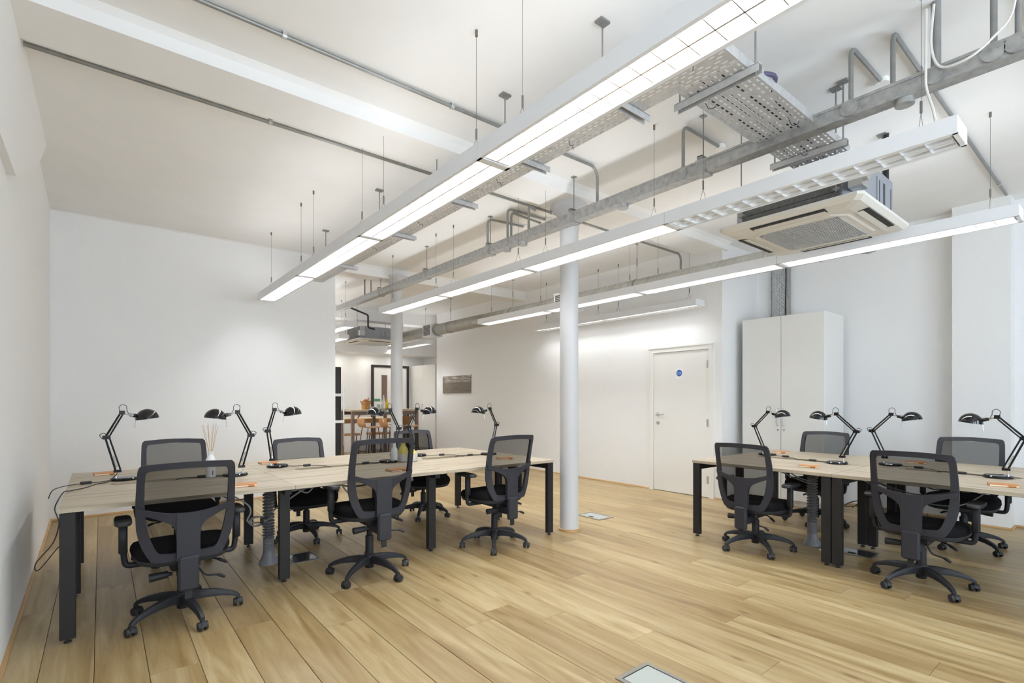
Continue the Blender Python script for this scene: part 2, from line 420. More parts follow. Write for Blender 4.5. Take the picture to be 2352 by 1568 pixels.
# door in the right wall
def wall_door():
    o = bpy.data.objects.new('door_1', None); C.objects.link(o); struct(o)
    x = 6.31; y0, y1 = 3.66, 4.53; zt = 1.985
    m_ = MB()
    for (a, b, c, d) in ((y0 - .075, y0, 0, zt), (y1, y1 + .075, 0, zt), (y0 - .075, y1 + .075, zt, zt + .06)):
        m_.box(x - 0.028, x + 0.01, a, b, c, d)
    m_.box(x - 0.036, x + .01, y0 - .082, y1 + .082, zt + .06, zt + .078)
    m_.build('architrave', M['gloss_white'], o)
    MB().box(x - 0.004, x + 0.02, y0 + .001, y1 - .001, 0.001, zt - .001).build('reveal', M['dark'], o)
    leaf = MB().cbox(x - 0.016, x + 0.02, y0 + .004, y1 - .004, 0.006, zt - .004, 0.002).build('door_leaf', M['gloss_white'], o)
    h = MB(); hy = 4.455; hz = 1.10
    h.cyl((x - .017, hy, hz), (x - .028, hy, hz), 0.026, n=20); h.cyl((x - .028, hy, hz), (x - .065, hy, hz), 0.010, n=12)
    h.tube(bent([(x - .06, hy, hz), (x - .066, hy - .02, hz), (x - .066, hy - .125, hz)], .012), 0.010, 10)
    h.build('lever_handle', M['steel'], o, True)
    MB().cyl((x - .017, hy - .002, hz - .125), (x - .028, hy - .002, hz - .125), 0.026, n=20).build('key_escutcheon', M['steel'], o, True)
    for z in (0.24, 1.0, 1.78):
        g = MB(); g.cyl((x - .026, y0 + .002, z - .05), (x - .026, y0 + .002, z + .05), 0.009, n=10); g.box(x - .019, x - .0145, y0 - .004, y0 + .03, z - .05, z + .05)
        g.build('hinge', M['steel'], o)
    s = MB().box(x - .0175, x - .016, 4.105 - .052, 4.105 + .052, 1.60, 1.745).build('fire_sign', M['white_print'], o)
    s['label'] = 'round blue fire door notice on a white plate'
    MB().cyl((x - .0176, 4.105, 1.68), (x - .0186, 4.105, 1.68), 0.046, n=40).build('blue_disc', M['blue'], s)
    for t, z in (('Fire door', 1.685), ('keep shut', 1.662)):
        cu = bpy.data.curves.new('lettering', 'FONT'); cu.body = t; cu.size = 0.019; cu.align_x = 'CENTER'; cu.extrude = 0.0003
        to = bpy.data.objects.new('lettering', cu); C.objects.link(to); to.data.materials.append(M['white_print'])
        to.rotation_euler = (R(90), 0, R(-90)); to.location = (x - .0190, 4.105, z); to.parent = s
wall_door()

# ================================================================== CEILING SERVICES
def louvre_light(name, x0, ys, lit, z, label, cat='pendant light', near_wires=True, width=0.21, wires=None, ceil=CEIL, added_uplight=True):
    """linear suspended luminaire: modules between the y values ys (far to near)"""
    t = thing(name, label, cat, (x0, ys[0], z))
    x1 = width; h = 0.085
    for k in range(len(ys) - 1):
        a = ys[k] - ys[0]; b = ys[k + 1] - ys[0]     # a > b (going nearer)
        if a < b: a, b = b, a
        a -= 0.0015; b += 0.0015
        mb = MB()
        mb.box(0, x1, b, a, h - 0.012, h)
        if added_uplight and lit[k]: MB().box(x1 / 2 - .03, x1 / 2 + .03, b + .05, a - .05, h + .0005, h + .004).build('added_uplight_strip', M['added_uplight'], t)  # emissive strip added on the housing to brighten the ceiling
        mb.box(0, 0.006, b, a, 0, h - .012); mb.box(x1 - 0.006, x1, b, a, 0, h - .012)
        mb.box(0.006, 0.02, b, a, 0, 0.006); mb.box(x1 - 0.02, x1 - 0.006, b, a, 0, 0.006)   # bottom lips
        mb.box(0.006, x1 - .006, b, b + 0.02, 0, h - .012); mb.box(0.006, x1 - .006, a - 0.02, a, 0, h - .012)
        mb.build('housing', M['lum'], t)
        lv = MB(); inn0, inn1 = 0.022, x1 - 0.022; mid = x1 / 2
        n = 15; L0 = b + .03; L1 = a - .03
        lv.box(mid - 0.004, mid + 0.004, L0, L1, 0.004, 0.045)
        for s0, s1 in ((inn0, mid - .004), (mid + .004, inn1)):
            # curved side reflectors of each bay
            for q0, sg in ((s0, 1), (s1, -1)):
                arc = [(0, .004), (.002, .012), (.005, .024), (.010, .036)]
                lv.rings([[(q0 + sg * a_, L0, z_) for a_, z_ in arc] + [(q0, L0, .037)], [(q0 + sg * a_, L1, z_) for a_, z_ in arc] + [(q0, L1, .037)]])
        for i in range(n + 1):
            yy = L0 + (L1 - L0) * i / n
            lv.add([(inn0, yy - .002, .004), (inn1, yy - .002, .004), (inn1, yy + .002, .004), (inn0, yy + .002, .004), (inn0, yy - .008, .036), (inn1, yy - .008, .036), (inn1, yy + .008, .036), (inn0, yy + .008, .036)],
                   [(0, 3, 2, 1), (4, 5, 6, 7), (0, 1, 5, 4), (1, 2, 6, 5), (2, 3, 7, 6), (3, 0, 4, 7)])
        lv.build('louvre', M['louvre'], t)
        for xc in ((inn0 + mid) / 2, (inn1 + mid) / 2) if added_uplight else ((inn0 + mid) / 2,):
            MB().cyl((xc, b + .04, 0.052), (xc, a - .04, 0.052), 0.013, n=8).build('tube', M['tube'] if lit[k] else M['tube_off'], t, True)
    # suspension wires with split ends
    for wy in (wires or []):
        wb = MB(); zc = ceil - z; y = wy - ys[0]; xm = x1 / 2
        wb.cyl((xm, y, zc), (xm, y, zc - .035), 0.008, n=8); wb.cyl((xm, y, zc - .03), (xm, y, h + .16), 0.0014, n=5)
        wb.cyl((xm, y, h + .17), (xm, y, h + .11), 0.006, n=6)
        wb.tube([(xm, y, h + .115), (xm - .05, y, h)], 0.0013, 4); wb.tube([(xm, y, h + .115), (xm + .05, y, h)], 0.0013, 4)
        wb.build('suspension_wire', M['wire'], t)
    return t
K = 1.0667
def rows(x, a, n, m=1.6): return [a - m * i for i in range(n + 1)]
def wires_at(ys):
    out = []
    for i in range(len(ys) - 1): out += [ys[i] - 0.24, ys[i + 1] + 0.16]
    return out
y1 = rows(0, 6.985, 4); louvre_light('linear_pendant_light', 1.525, y1, [1, 1, 1, 1], 2.555, 'white suspended louvre light row nearest the left wall, the brightest', wires=wires_at(y1))
y2 = rows(0, 6.96, 4); louvre_light('linear_pendant_light', 3.125, y2, [1, 1, 1, 0], 2.555, 'white louvre light row above the right desks with its near section unlit', wires=wires_at(y2))
y3 = rows(0, 6.95, 4); louvre_light('linear_pendant_light', 4.855, y3, [1, 1, 1, 1], 2.555, 'white suspended louvre light row below the ceiling air conditioner', wires=wires_at(y3))
y4 = rows(0, 6.87, 2); louvre_light('linear_pendant_light', 6.0, y4, [1, 1], 2.535, 'short white louvre light close to the wall above the door', wires=wires_at(y4), added_uplight=False)
# in the kitchen
y5 = [12.4, 11.2, 10.0]; louvre_light('linear_pendant_light', 5.57, y5, [1, 1], 2.555, 'far louvre light right of the kitchen column', wires=wires_at(y5))
y6 = [10.2, 8.55]; louvre_light('linear_pendant_light', 3.2, y6, [1], 2.555, 'louvre light at the edge of the opening, left of the kitchen cassette', wires=wires_at(y6))
y7 = [11.8, 10.25]; louvre_light('linear_pendant_light', 3.75, y7, [1], 2.555, 'small far louvre light low behind the kitchen cassette', wires=wires_at(y7))

# two unseen rows added behind the back wall to brighten the kitchen
for xk, lab in ((1.9, 'added unseen kitchen louvre light behind the back wall, nearest its end'), (2.6, 'added unseen kitchen louvre light behind the black panel')):
    yk = [11.8, 10.2, 8.6]; louvre_light('linear_pendant_light', xk, yk, [1, 1], 2.555, lab, wires=wires_at(yk))
# perforated cable tray
def slotted(mb, x0, x1, y0, y1, z, along='y'):
    """sheet with slots; long axis 'along'"""
    if along == 'y': l0, l1, w0, w1 = y0, y1, x0, x1
    else: l0, l1, w0, w1 = x0, x1, y0, y1
    nw = 11; cw = (w1 - w0) / nw; cl = 0.05
    n = int(round((l1 - l0) / cl)); cl = (l1 - l0) / n
    def P(l, w_): return (w_, l, z) if along == 'y' else (l, w_, z)
    for j in range(nw):
        sh = 0.5 * cl if j % 2 else 0.0
        a = w0 + j * cw; b = a + cw; ha = a + cw * .34; hb = b - cw * .34
        k = 0
        if sh: mb.add([P(l0, a), P(l0 + sh, a), P(l0 + sh, b), P(l0, b)], [(0, 1, 2, 3)])
        nn = n - (1 if sh else 0)
        for i in range(nn):
            c = l0 + sh + i * cl; d = c + cl; hc = c + cl * .22; hd = d - cl * .22
            if (i + j) % 9 == 8:
                mb.add([P(c, a), P(d, a), P(d, b), P(c, b)], [(0, 1, 2, 3)]); continue
            mb.add([P(c, a), P(d, a), P(d, b), P(c, b), P(hc, ha), P(hd, ha), P(hd, hb), P(hc, hb)], [(0, 1, 5, 4), (1, 2, 6, 5), (2, 3, 7, 6), (3, 0, 4, 7)])
        if sh: mb.add([P(l1 - sh, a), P(l1, a), P(l1, b), P(l1 - sh, b)], [(0, 1, 2, 3)])
TZ = 2.98
tr = thing('cable_tray', 'long perforated steel cable tray beside the brightest light row', 'cable tray', (2.16, 7.38, TZ))
mb = MB(); slotted(mb, 0, .30, 1.27 - 7.38, 0, 0); mb.build('tray_bed', M['galv_l'], tr)
mb = MB(); mb.box(-.0015, 0, 1.27 - 7.38, 0, 0, .05); mb.box(.30, .3015, 1.62 - 7.38, 0, 0, .05); mb.box(0, .3, 1.27 - 7.38 - .0015, 1.27 - 7.38, 0, .05)
mb.build('tray_flange', M['galv_l'], tr)
for y in (6.25, 4.72, 3.62, 2.72, 1.86):
    yy = y - 7.38
    s = MB(); s.box(-.06, .36, yy - .021, yy + .021, -.006, -.002); s.box(-.06, .36, yy - .021, yy - .018, -.042, -.004); s.box(-.06, .36, yy + .018, yy + .021, -.042, -.004)
    s.build('strut_bracket', M['galv_l'], tr)
    r_ = MB(); r_.cyl((-.035, yy, -.05), (-.035, yy, CEIL - TZ), .005, n=6); r_.box(-.07, 0, yy - .025, yy + .025, CEIL - TZ - .012, CEIL - TZ)
    r_.build('hanger_rod', M['conduit'], tr)
for q in ((1.40, .1), (2.35, .22), (3.1, .2), (4.3, .18), (5.3, .16)):
    yy = q[0] - 7.38; mb = MB()
    mb.tube(bez([(q[1] - .02, yy, .0), (q[1], yy + .01, -.02), (q[1] + .03, yy + .015, -.012), (q[1] + .05, yy + .03, -.03)], 4), .002, 4); mb.build('cable_tie', M['cable_d'], tr)
for i, (xx, zz, rr) in enumerate(((.06, .012, .009), (.10, .01, .007), (.16, .014, .011))):
    mb = MB(); mb.tube([(xx, 1.35 - 7.38, zz), (xx + .01, -3, zz), (xx, -.1, zz)], rr, 6); mb.build('power_cable', M['cable'], tr)

tr2 = thing('cable_tray', 'wide perforated steel cable tray crossing to the ceiling air conditioner', 'cable tray', (2.4635, 1.27, TZ))
Ln = 1.50
mb = MB(); slotted(mb, 0, Ln, 0, .345, 0, 'x'); mb.build('tray_bed', M['galv_l'], tr2)
mb = MB(); mb.box(0, Ln, -.0015, 0, 0, .05); mb.box(0, Ln, .345, .3465, 0, .05); mb.build('tray_flange', M['galv_l'], tr2)
s = MB(); s.box(.075, .115, -.06, .42, -.006, -.002); s.box(.075, .078, -.06, .42, -.044, -.004); s.box(.112, .115, -.06, .42, -.044, -.004); s.build('strut_bracket', M['galv_l'], tr2)
s = MB(); s.box(1.25, 1.29, -.06, .42, -.006, -.002); s.box(1.25, 1.253, -.06, .42, -.044, -.004); s.box(1.287, 1.29, -.06, .42, -.044, -.004); s.build('strut_bracket', M['galv_l'], tr2)
for xx in (.095, 1.27):
    for yy in (-.035, .395):
        r_ = MB(); r_.cyl((xx, yy, -.05), (xx, yy, CEIL - TZ), .005, n=6); r_.box(xx - .025, xx + .025, yy - .03, yy + .03, CEIL - TZ - .012, CEIL - TZ); r_.build('hanger_rod', M['conduit'], tr2)
for (xx, yy) in ((.2, .3), (.75, .08), (1.2, .2)):
    r_ = MB(); r_.tube(bez([(xx, yy, 0), (xx + .02, yy - .01, -.03), (xx + .05, yy - .03, -.02), (xx + .06, yy - .03, .0)], 4), .002, 4); r_.build('cable_tie', M['cable_d'], tr2)
r_ = MB(); r_.tube(bez([(.15, .05, .014), (.35, -.012, .06), (.5, .05, .03), (1.0, .1, .014), (Ln, .15, .02)], 6), .012, 8); r_.build('violet_cable', M['plumwire'], tr2, True)
for k_ in range(4):
    r_ = MB(); r_.tube([(.02, .12 + .05 * k_, .010), (.8, .12 + .052 * k_, .010), (Ln, .14 + .05 * k_, .010)], .008, 6); r_.build('power_cable', M['cable_d'], tr2)

# galvanised trunking along the room
TX = 3.35; tz0, tz1 = 2.93, 3.02
tk = thing('cable_trunking', 'square galvanised cable trunking running the length of the room', 'trunking', (TX, 0.0, tz0))
cuts = [0.0, 2.02, 3.32, 4.62, 6.05, 7.5, 9.3]
for a, b in zip(cuts[:-1], cuts[1:]):
    q = MB(); q.box(0, .09, a + .001, b - .001, 0, tz1 - tz0 - .006); q.box(-.004, .094, a + .001, b - .001, tz1 - tz0 - .016, tz1 - tz0); q.build('trunking_length', M['galv'], tk)
for y in cuts[1:-1]:
    q = MB(); q.box(-.008, .098, y - .045, y + .03, -.008, .06); q.box(-.008, .098, y - .045, y + .03, .06, tz1 - tz0 + .004); q.build('coupler', M['galv'], tk)
    q = MB(); q.box(.0, .09, y - .02, y + .02, tz1 - tz0 + .03, tz1 - tz0 + .036); q.box(0, .006, y - .02, y + .02, tz1 - tz0, tz1 - tz0 + .036); q.box(.084, .09, y - .02, y + .02, tz1 - tz0, tz1 - tz0 + .036)
    q.cyl((.05, y, tz1 - tz0 + .03), (.05, y, CEIL - tz0), .005, n=6); q.box(.03, .07, y - .02, y + .02, CEIL - tz0 - .008, CEIL - tz0); q.build('hanger_rod', M['conduit'], tk)
def box_on_trunk(y, below=False):
    q = MB(); q.cyl((-.012, y, .045), (.0, y, .045), .045, n=24) if not below else q.cyl((.05, y, -.03), (.05, y, 0), .045, n=24)
    q.cyl((-.015, y - .02, .06), (-.012, y - .02, .06), .006, n=8) if not below else None
    q.build('junction_box', M['galv'], tk, True)
for y in (2.165, 1.075, 0.69, 0.47, 0.385, 4.63, 4.27): box_on_trunk(y)
for y in (0.83, 2.75, 4.05, 4.32): box_on_trunk(y, True)

def conduit(label, pts, r=0.0125, m='conduit', rad=.06, clips=(), end_box=None, cat='conduit'):
    t = thing('conduit', label, cat, pts[0])
    o = Vector(pts[0])
    MB().tube(bent([Vector(p) - o for p in pts], rad, 8), r, 12).build('pipe', M[m], t, True)
    for c in clips:
        c = Vector(c) - o; q = MB(); q.cyl(c + Vector((-.012, 0, 0)), c + Vector((.012, 0, 0)), r + .005, n=12); q.box(c.x - .012, c.x + .012, c.y - .012, c.y + .012, c.z, CEIL - o.z); q.build('saddle_clip', M['galv_l'], t)
    if end_box:
        e = Vector(end_box) - o; q = MB(); q.lathe([(.04, 0), (.04, .03), (.034, .034)], 20, (e.x, e.y, CEIL - o.z - .034)); q.build('round_box', M['gloss_white'], t, True)
    return t
zc = CEIL - .022; zt = tz1
conduit('galvanised conduit hoop over the trunking beside the unlit louvre section', [(TX + .02, 2.165, zt), (TX + .02, 2.165, zc), (3.87, 2.165, zc)], end_box=(3.9, 2.165, 0), rad=.07)
conduit('conduit hoop from trunking to a white ceiling box near the perforated crossing tray', [(TX + .02, 1.075, zt), (TX + .02, 1.075, zc), (3.87, 1.07, zc)], end_box=(3.9, 1.07, 0), rad=.07)
conduit('conduit hoop rising from the trunking and running on across the ceiling to the right wall', [(TX + .06, .885, zt), (TX + .06, .885, zc), (7.0, .885, zc)], clips=((3.95, .885, zc), (6.6, .885, zc)), rad=.07)
conduit('thick vertical conduit with cables taped along it above the trunking', [(TX + .02, .69, zt), (TX + .02, .69, CEIL)], r=.021)
conduit('vertical conduit behind the first round box in the top right corner', [(TX + .02, .47, zt), (TX + .02, .47, CEIL)], r=.014)
conduit('conduit hoop in the top right corner leading down to the last round box', [(TX + .02, .385, zt), (TX + .02, .385, zc), (6.4, .40, zc)], r=.0125, rad=.07)
conduit('long ceiling conduit left of the beam dropping to the trunking', [(-.34, 3.03, zc), (TX + .045, 3.03, zc), (TX + .045, 3.03, zt)], clips=((1.9, 3.03, zc), (.8, 3.03, zc)), rad=.10)
conduit('thin ceiling conduit beyond the beam ending above the door wall', [(-.34, 3.95, 3.30), (2.9, 3.98, 3.30), (6.2, 4.02, 3.30), (6.2, 4.02, 2.95)], r=.014, clips=((.95, 3.96, 3.30), (3.75, 3.99, 3.30), (4.9, 4.0, 3.30)), rad=.10)
conduit('tall conduit hoop left of the middle column on the trunking', [(TX + .02, 4.27, zt), (TX + .02, 4.27, zc), (3.9, 4.27, zc)], end_box=(3.95, 4.27, 0), rad=.06)
conduit('second tall conduit hoop close beside the one left of the middle column', [(TX + .07, 4.27, zt), (TX + .07, 4.27, zc - .03), (3.9, 4.34, zc - .02)], rad=.06)
conduit('conduit hoop on the trunking farthest left of the middle column', [(TX + .02, 4.63, zt), (TX + .02, 4.63, zc - .01), (3.86, 4.6, zc)], end_box=(3.9, 4.6, 0), rad=.07)
conduit('short hooked conduit between the middle column and the paired hoops', [(TX + .05, 3.96, zt), (TX + .05, 3.96, zc - .05), (TX + .09, 3.90, 3.23)], rad=.05)
conduit('narrow conduit hoop at the far end of the trunking in the opening', [(TX + .02, 8.05, zt), (TX + .02, 8.05, zc), (TX + .02, 7.8, zc), (TX + .02, 7.8, zt)], r=.011, rad=.03)
conduit('black drain pipe bending down to the kitchen cassette', [(TX + .1, 9.2, 3.04), (4.3, 10.1, 3.06), (4.3, 10.1, 2.80), (4.45, 10.12, 2.78)], r=.018, m='cable_d', rad=.05)

# loose white cables at the thick conduit
wc = MB(); wc.tube(bez([(3.33, .69, 3.33), (3.325, .70, 3.12), (3.32, .66, 2.99), (3.30, .55, 2.97), (3.31, .46, 3.03), (3.33, .40, 3.12), (3.34, .38, 3.33)], 8), .006, 6)
tag(wc.build('hanging_cable', M['cable_w'], None, True), 'white cable looping along the trunking in the top right corner', 'cable')
wc = MB(); wc.tube(bez([(3.325, .72, 3.32), (3.315, .72, 3.0), (3.305, .715, 2.90), (3.27, .68, 2.76), (3.23, .66, 2.65)], 8), .006, 6)
tag(wc.build('hanging_cable', M['cable_w'], None, True), 'white cable hanging down to the near end of the unlit louvre light', 'cable')

# spiral duct
dt = thing('spiral_duct', 'round galvanised spiral duct running along under the ceiling on the right', 'duct', (5.5, 1.62, 2.775))
r0 = 0.112; Ld = 9.7
segs = [(0, 3.7), (4.02, 7.7), (8.15, Ld)]
for a, b in segs:
    prof = []; n = int((b - a) / .09)
    mb = MB(); rs = []
    for i in range(n + 1):
        y = a + (b - a) * i / n
        for dy, rr in ((0, r0), (.036, r0), (.040, r0 + .003), (.046, r0 + .003), (.05, r0)):
            if y + dy > b: continue
            rs.append([(rr * math.cos(2 * pi * k / 24), y + dy, rr * math.sin(2 * pi * k / 24)) for k in range(24)])
    mb.rings(rs); mb.build('duct_length', M['duct'], dt, True)
    for e in (a, b):
        mb = MB(); mb.cyl((0, e - .05, 0), (0, e + .05, 0), r0 + .007, n=24); mb.cyl((0, e - .012, 0), (0, e + .012, 0), r0 + .014, n=24); mb.build('duct_collar', M['galv'], dt, True)
for y in (3.86, 7.92):
    mb = MB(); mb.box(-.14, .14, y - .17, y + .17, -.135, .135)
    bx = mb.build('grille_box', M['lum'], dt)
    g = MB(); g.box(-.146, -.141, y - .17, y + .17, -.135, -.11); g.box(-.146, -.141, y - .17, y + .17, .11, .135); g.box(-.146, -.141, y - .17, y - .145, -.11, .11); g.box(-.146, -.141, y + .145, y + .17, -.11, .11)
    g.build('grille_frame', M['lum'], bx)
    MB().box(-.1415, -.1405, y - .145, y + .145, -.11, .11).build('grille_back', M['dark'], bx)
    for i in range(9):
        z = -.1 + .025 * i
        sl = MB(); sl.add([(-.1465, y - .145, z), (-.1465, y + .145, z), (-.1425, y + .145, z + .012), (-.1425, y - .145, z + .012), (-.1465, y - .145, z - .003), (-.1465, y + .145, z - .003), (-.1425, y + .145, z + .009), (-.1425, y - .145, z + .009)],
                           [(0, 1, 2, 3), (7, 6, 5, 4), (0, 4, 5, 1), (2, 6, 7, 3), (1, 5, 6, 2), (0, 3, 7, 4)]); sl.build('grille_slat', M['galv_l'], bx)
for y in (.4, 2.6, 5.2, 7.2, 9.3):
    mb = MB(); mb.cyl((0, y - .012, 0), (0, y + .012, 0), r0 + .006, n=24); mb.cyl((0, y, r0), (0, y, CEIL - 2.775), .004, n=6); mb.box(-.015, .015, y - .015, y + .015, CEIL - 2.775 - .01, CEIL - 2.775)
    mb.cyl((0, y, r0 + .28), (0, y, r0 + .18), .009, n=6); mb.build('hanger_rod', M['conduit'], dt)

# ceiling cassettes
def cassette(x0, x1, y0, y1, z, label, hc=0.29, detail=True):
    cx, cy = (x0 + x1) / 2, (y0 + y1) / 2; hx, hy = (x1 - x0) / 2, (y1 - y0) / 2
    t = thing('ceiling_cassette', label, 'air conditioner', (cx, cy, z))
    p = MB()
    def rect(a, b, zz, c=.03): return [(-a + c, -b, zz), (a - c, -b, zz), (a, -b + c, zz), (a, b - c, zz), (a - c, b, zz), (-a + c, b, zz), (-a, b - c, zz), (-a, -b + c, zz)]
    p.rings([rect(hx, hy, .055), rect(hx, hy, .035), rect(hx - .03, hy - .03, .012), rect(hx * .76, hy * .76, 0.0)])
    p.build('fascia_panel', M['acpanel'], t)
    g = hx * .62
    q = MB(); q.rings([rect(hx * .70, hy * .70, .002, .09), rect(hx * .66, hy * .66, -.008, .08)]); q.build('intake_panel', M['acpanel'], t)
    q = MB()
    n = 44
    for i in range(n):
        yy = -hy * .56 + 2 * hy * .56 * i / (n - 1); half = hx * .58 - max(0, abs(yy) - hy * .46) * 0.9
        q.box(-half, half, yy - .0035, yy + .0035, -.014, -.008)
    o = q.build('intake_grille', M['galv_l'], t); o['kind'] = 'stuff'
    MB().box(-hx * .57, hx * .57, -hy * .56, hy * .56, -.0095, -.0078).build('grille_backing', M['acmetal'], t)
    for k in range(4):
        d = hy * .83 if k % 2 == 0 else hx * .83; l = hx * .52 if k % 2 == 0 else hy * .52
        rot = Matrix.Rotation(k * pi / 2, 4, 'Z')
        q = MB().box(-l, l, -d - .045, -d + .045, .002, .02).xf(rot)
        # slanted recess following the fascia
        q.build('outlet_slot', M['dark'], t)
        f_ = MB(); f_.add([(-l + .01, -d - .03, .006), (l - .01, -d - .03, .006), (l - .01, -d + .03, -.006), (-l + .01, -d + .03, -.006), (-l + .01, -d - .03, .010), (l - .01, -d - .03, .010), (l - .01, -d + .03, -.002), (-l + .01, -d + .03, -.002)],
                          [(0, 3, 2, 1), (4, 5, 6, 7), (0, 1, 5, 4), (1, 2, 6, 5), (2, 3, 7, 6), (3, 0, 4, 7)]); f_.xf(rot).build('flap', M['acpanel'], t)
    b = .42; z0, z1 = .055, .055 + hc
    body = MB(); body.prism([(-b + .08, -b), (b - .08, -b), (b, -b + .08), (b, b - .08), (b - .08, b), (-b + .08, b), (-b, b - .08), (-b, -b + .08)], z0, z1); body.build('casing', M['acmetal'], t)
    q = MB()
    for i in range(5):
        q.box(-b - .012, -b, -b + .09, b - .09, z0 + .01 + i * hc / 5.2, z0 + .01 + (i + .93) * hc / 5.2)
    q.build('insulation', M['acfoam'], t)
    # service panels and pump box on the side facing the camera
    q = MB(); q.box(-.02, .30, -b - .006, -b, z0 + .05, z1 - .05); q.build('service_cover', M['acmetal'], t)
    q = MB()
    for a_ in ((.02, .1), (.13, .27)): q.box(a_[0], a_[0] + .004, -b - .009, -b - .006, z0 + .06, z1 - .07); q.box(a_[1], a_[1] + .004, -b - .009, -b - .006, z0 + .06, z1 - .07); q.box(a_[0], a_[1], -b - .009, -b - .006, z0 + .06, z0 + .064)
    q.build('panel_line', M['dark'], t)
    q = MB(); q.box(-b - .05, -b + .06, -b - .05, -b + .03, z0 + .05, z0 + .16); q.cyl((-b, -b - .07, z0 + .12), (-b, -b - .02, z0 + .12), .035, n=14); q.build('pipe_joint', M['steel'], t)
    for sx in (-1, 1):
        for sy in (-1, 1):
            q = MB(); X_, Y_ = sx * (b + .05), sy * (b - .1)
            q.cyl((X_, Y_, z0 + .05), (X_, Y_, CEIL - z), .005, n=6); q.box(min(X_, sx * b), max(X_, sx * b), Y_ - .02, Y_ + .02, z0 + .06, z0 + .075); q.box(X_ - .03, X_ + .03, Y_ - .03, Y_ + .03, CEIL - z - .01, CEIL - z); q.build('hanger_rod', M['conduit'], t)
    return t
cassette(3.74, 4.77, 1.13, 2.10, 2.575, 'cream ceiling cassette air conditioner with square grille over the right desks')
cassette(4.22, 5.18, 10.35, 11.3, 2.56, 'small far ceiling cassette half hidden by the kitchen column', hc=.26)
t = MB(); t.tube(bent([(4.66, 1.30, 2.72), (4.735, 1.27, 2.72), (4.735, 1.27, CEIL)], .04), .016, 10); t.tube(bent([(4.66, 1.36, 2.78), (4.78, 1.30, 2.78), (4.78, 1.30, CEIL)], .04), .012, 10)
tag(t.build('refrigerant_pipe', M['cable_d'], None, True), 'pair of black insulated pipes rising behind the cassette over the right desks', 'pipe')

# vertical tray above the tall cabinet, on the recess wall
vt = thing('cable_tray', 'upright perforated tray on the wall above the tall white cabinet', 'cable tray', (7.285, 3.03, 2.30))
mb = MB(); n0 = MB(); slotted(mb, 0, .25, 0, 1.0, 0)
mb.v = [(-.02, q[0], q[1]) for q in mb.v]; mb.build('tray_bed', M['galv_l'], vt)
q = MB(); q.box(-.05, -.0205, 0, .0025, 0, 1.0); q.box(-.05, -.0205, .2475, .25, 0, 1.0); q.build('tray_flange', M['galv'], vt)
q = MB(); q.tube(bez([(-.03, .06, 0), (-.032, .064, .3), (-.03, .058, .6), (-.03, .062, 1.0)], 5), .007, 6); q.build('power_cable', M['cable_d'], vt)

# ================================================================== DESKS
def bench(label, n, origin, rz, cat='desk', mid_shared=True):
    t = thing('bench_desk', label, cat, origin, rz)
    LM = 1.2; D = 1.68; zt0, zt1 = .70, .725
    out = [(0, 0), (LM, 0), (LM, .838), (.98, .838), (.94, .775), (.26, .775), (.22, .838), (0, .838)]
    for k in range(n):
        for side in (0, 1):
            g = .0012
            poly = [(min(max(x, g), LM - g) - LM / 2, y) for x, y in out]
            if side: poly = [(x, D - y) for x, y in reversed(poly)]
            yc = .4 if not side else D - .4
            o = MB().prism([(x, y - yc) for x, y in poly], zt0, zt1).build('desktop', M['desk'], t, loc=(LM * k + LM / 2, yc, 0))
            mb = MB(); mb.box(LM * k + .42, LM * k + .80, .40 if not side else D - .52, .52 if not side else D - .40, .615, .685)
            mb.build('cable_basket', M['galv_l'], t) if False else None
    def leg(x0, x1, y0, y1):
        l = MB().cbox(x0, x1, y0, y1, .022, .70, .003).build('leg', M['black'], t)
        f_ = MB(); cx, cy = (x0 + x1) / 2, (y0 + y1) / 2; f_.cyl((cx, cy, 0), (cx, cy, .008), .017, n=12); f_.cyl((cx, cy, .008), (cx, cy, .024), .006, n=8); f_.build('foot', M['rubber'], l)
    for k in range(n + 1):
        e = k in (0, n)
        if e:
            a, b = (.004, .072) if k == 0 else (LM * n - .072, LM * n - .004)
            leg(a, b, .006, .05); leg(a, b, .815, .865); leg(a, b, D - .05, D - .006)
            MB().box(a + .012, b - .012, .05, D - .05, .64, .70).build('end_rail', M['black'], t)
        else:
            a, b = LM * k - .035, LM * k + .035
            leg(a, b, .25, .30); leg(a, b, D - .30, D - .25)
            MB().box(a + .012, b - .012, .16, D - .16, .64, .70).build('cross_rail', M['black'], t)
    for y in (.34, D - .34):
        MB().box(.04, LM * n - .04, y - .02, y + .02, .655, .698).build('long_beam', M['black'], t)
    return t
benchA = bench('left bench desk, six grey oak tops on black steel legs', 3, (-.177, 3.61, 0), 0)
benchB = bench('right bench desk section nearer the door, two grey oak tops on black legs', 1, (4.44, 2.755, 0), R(-90))
benchC = bench('right bench desk section cut by the right picture edge, grey oak on black legs', 1, (4.44, 1.553, 0), R(-90))

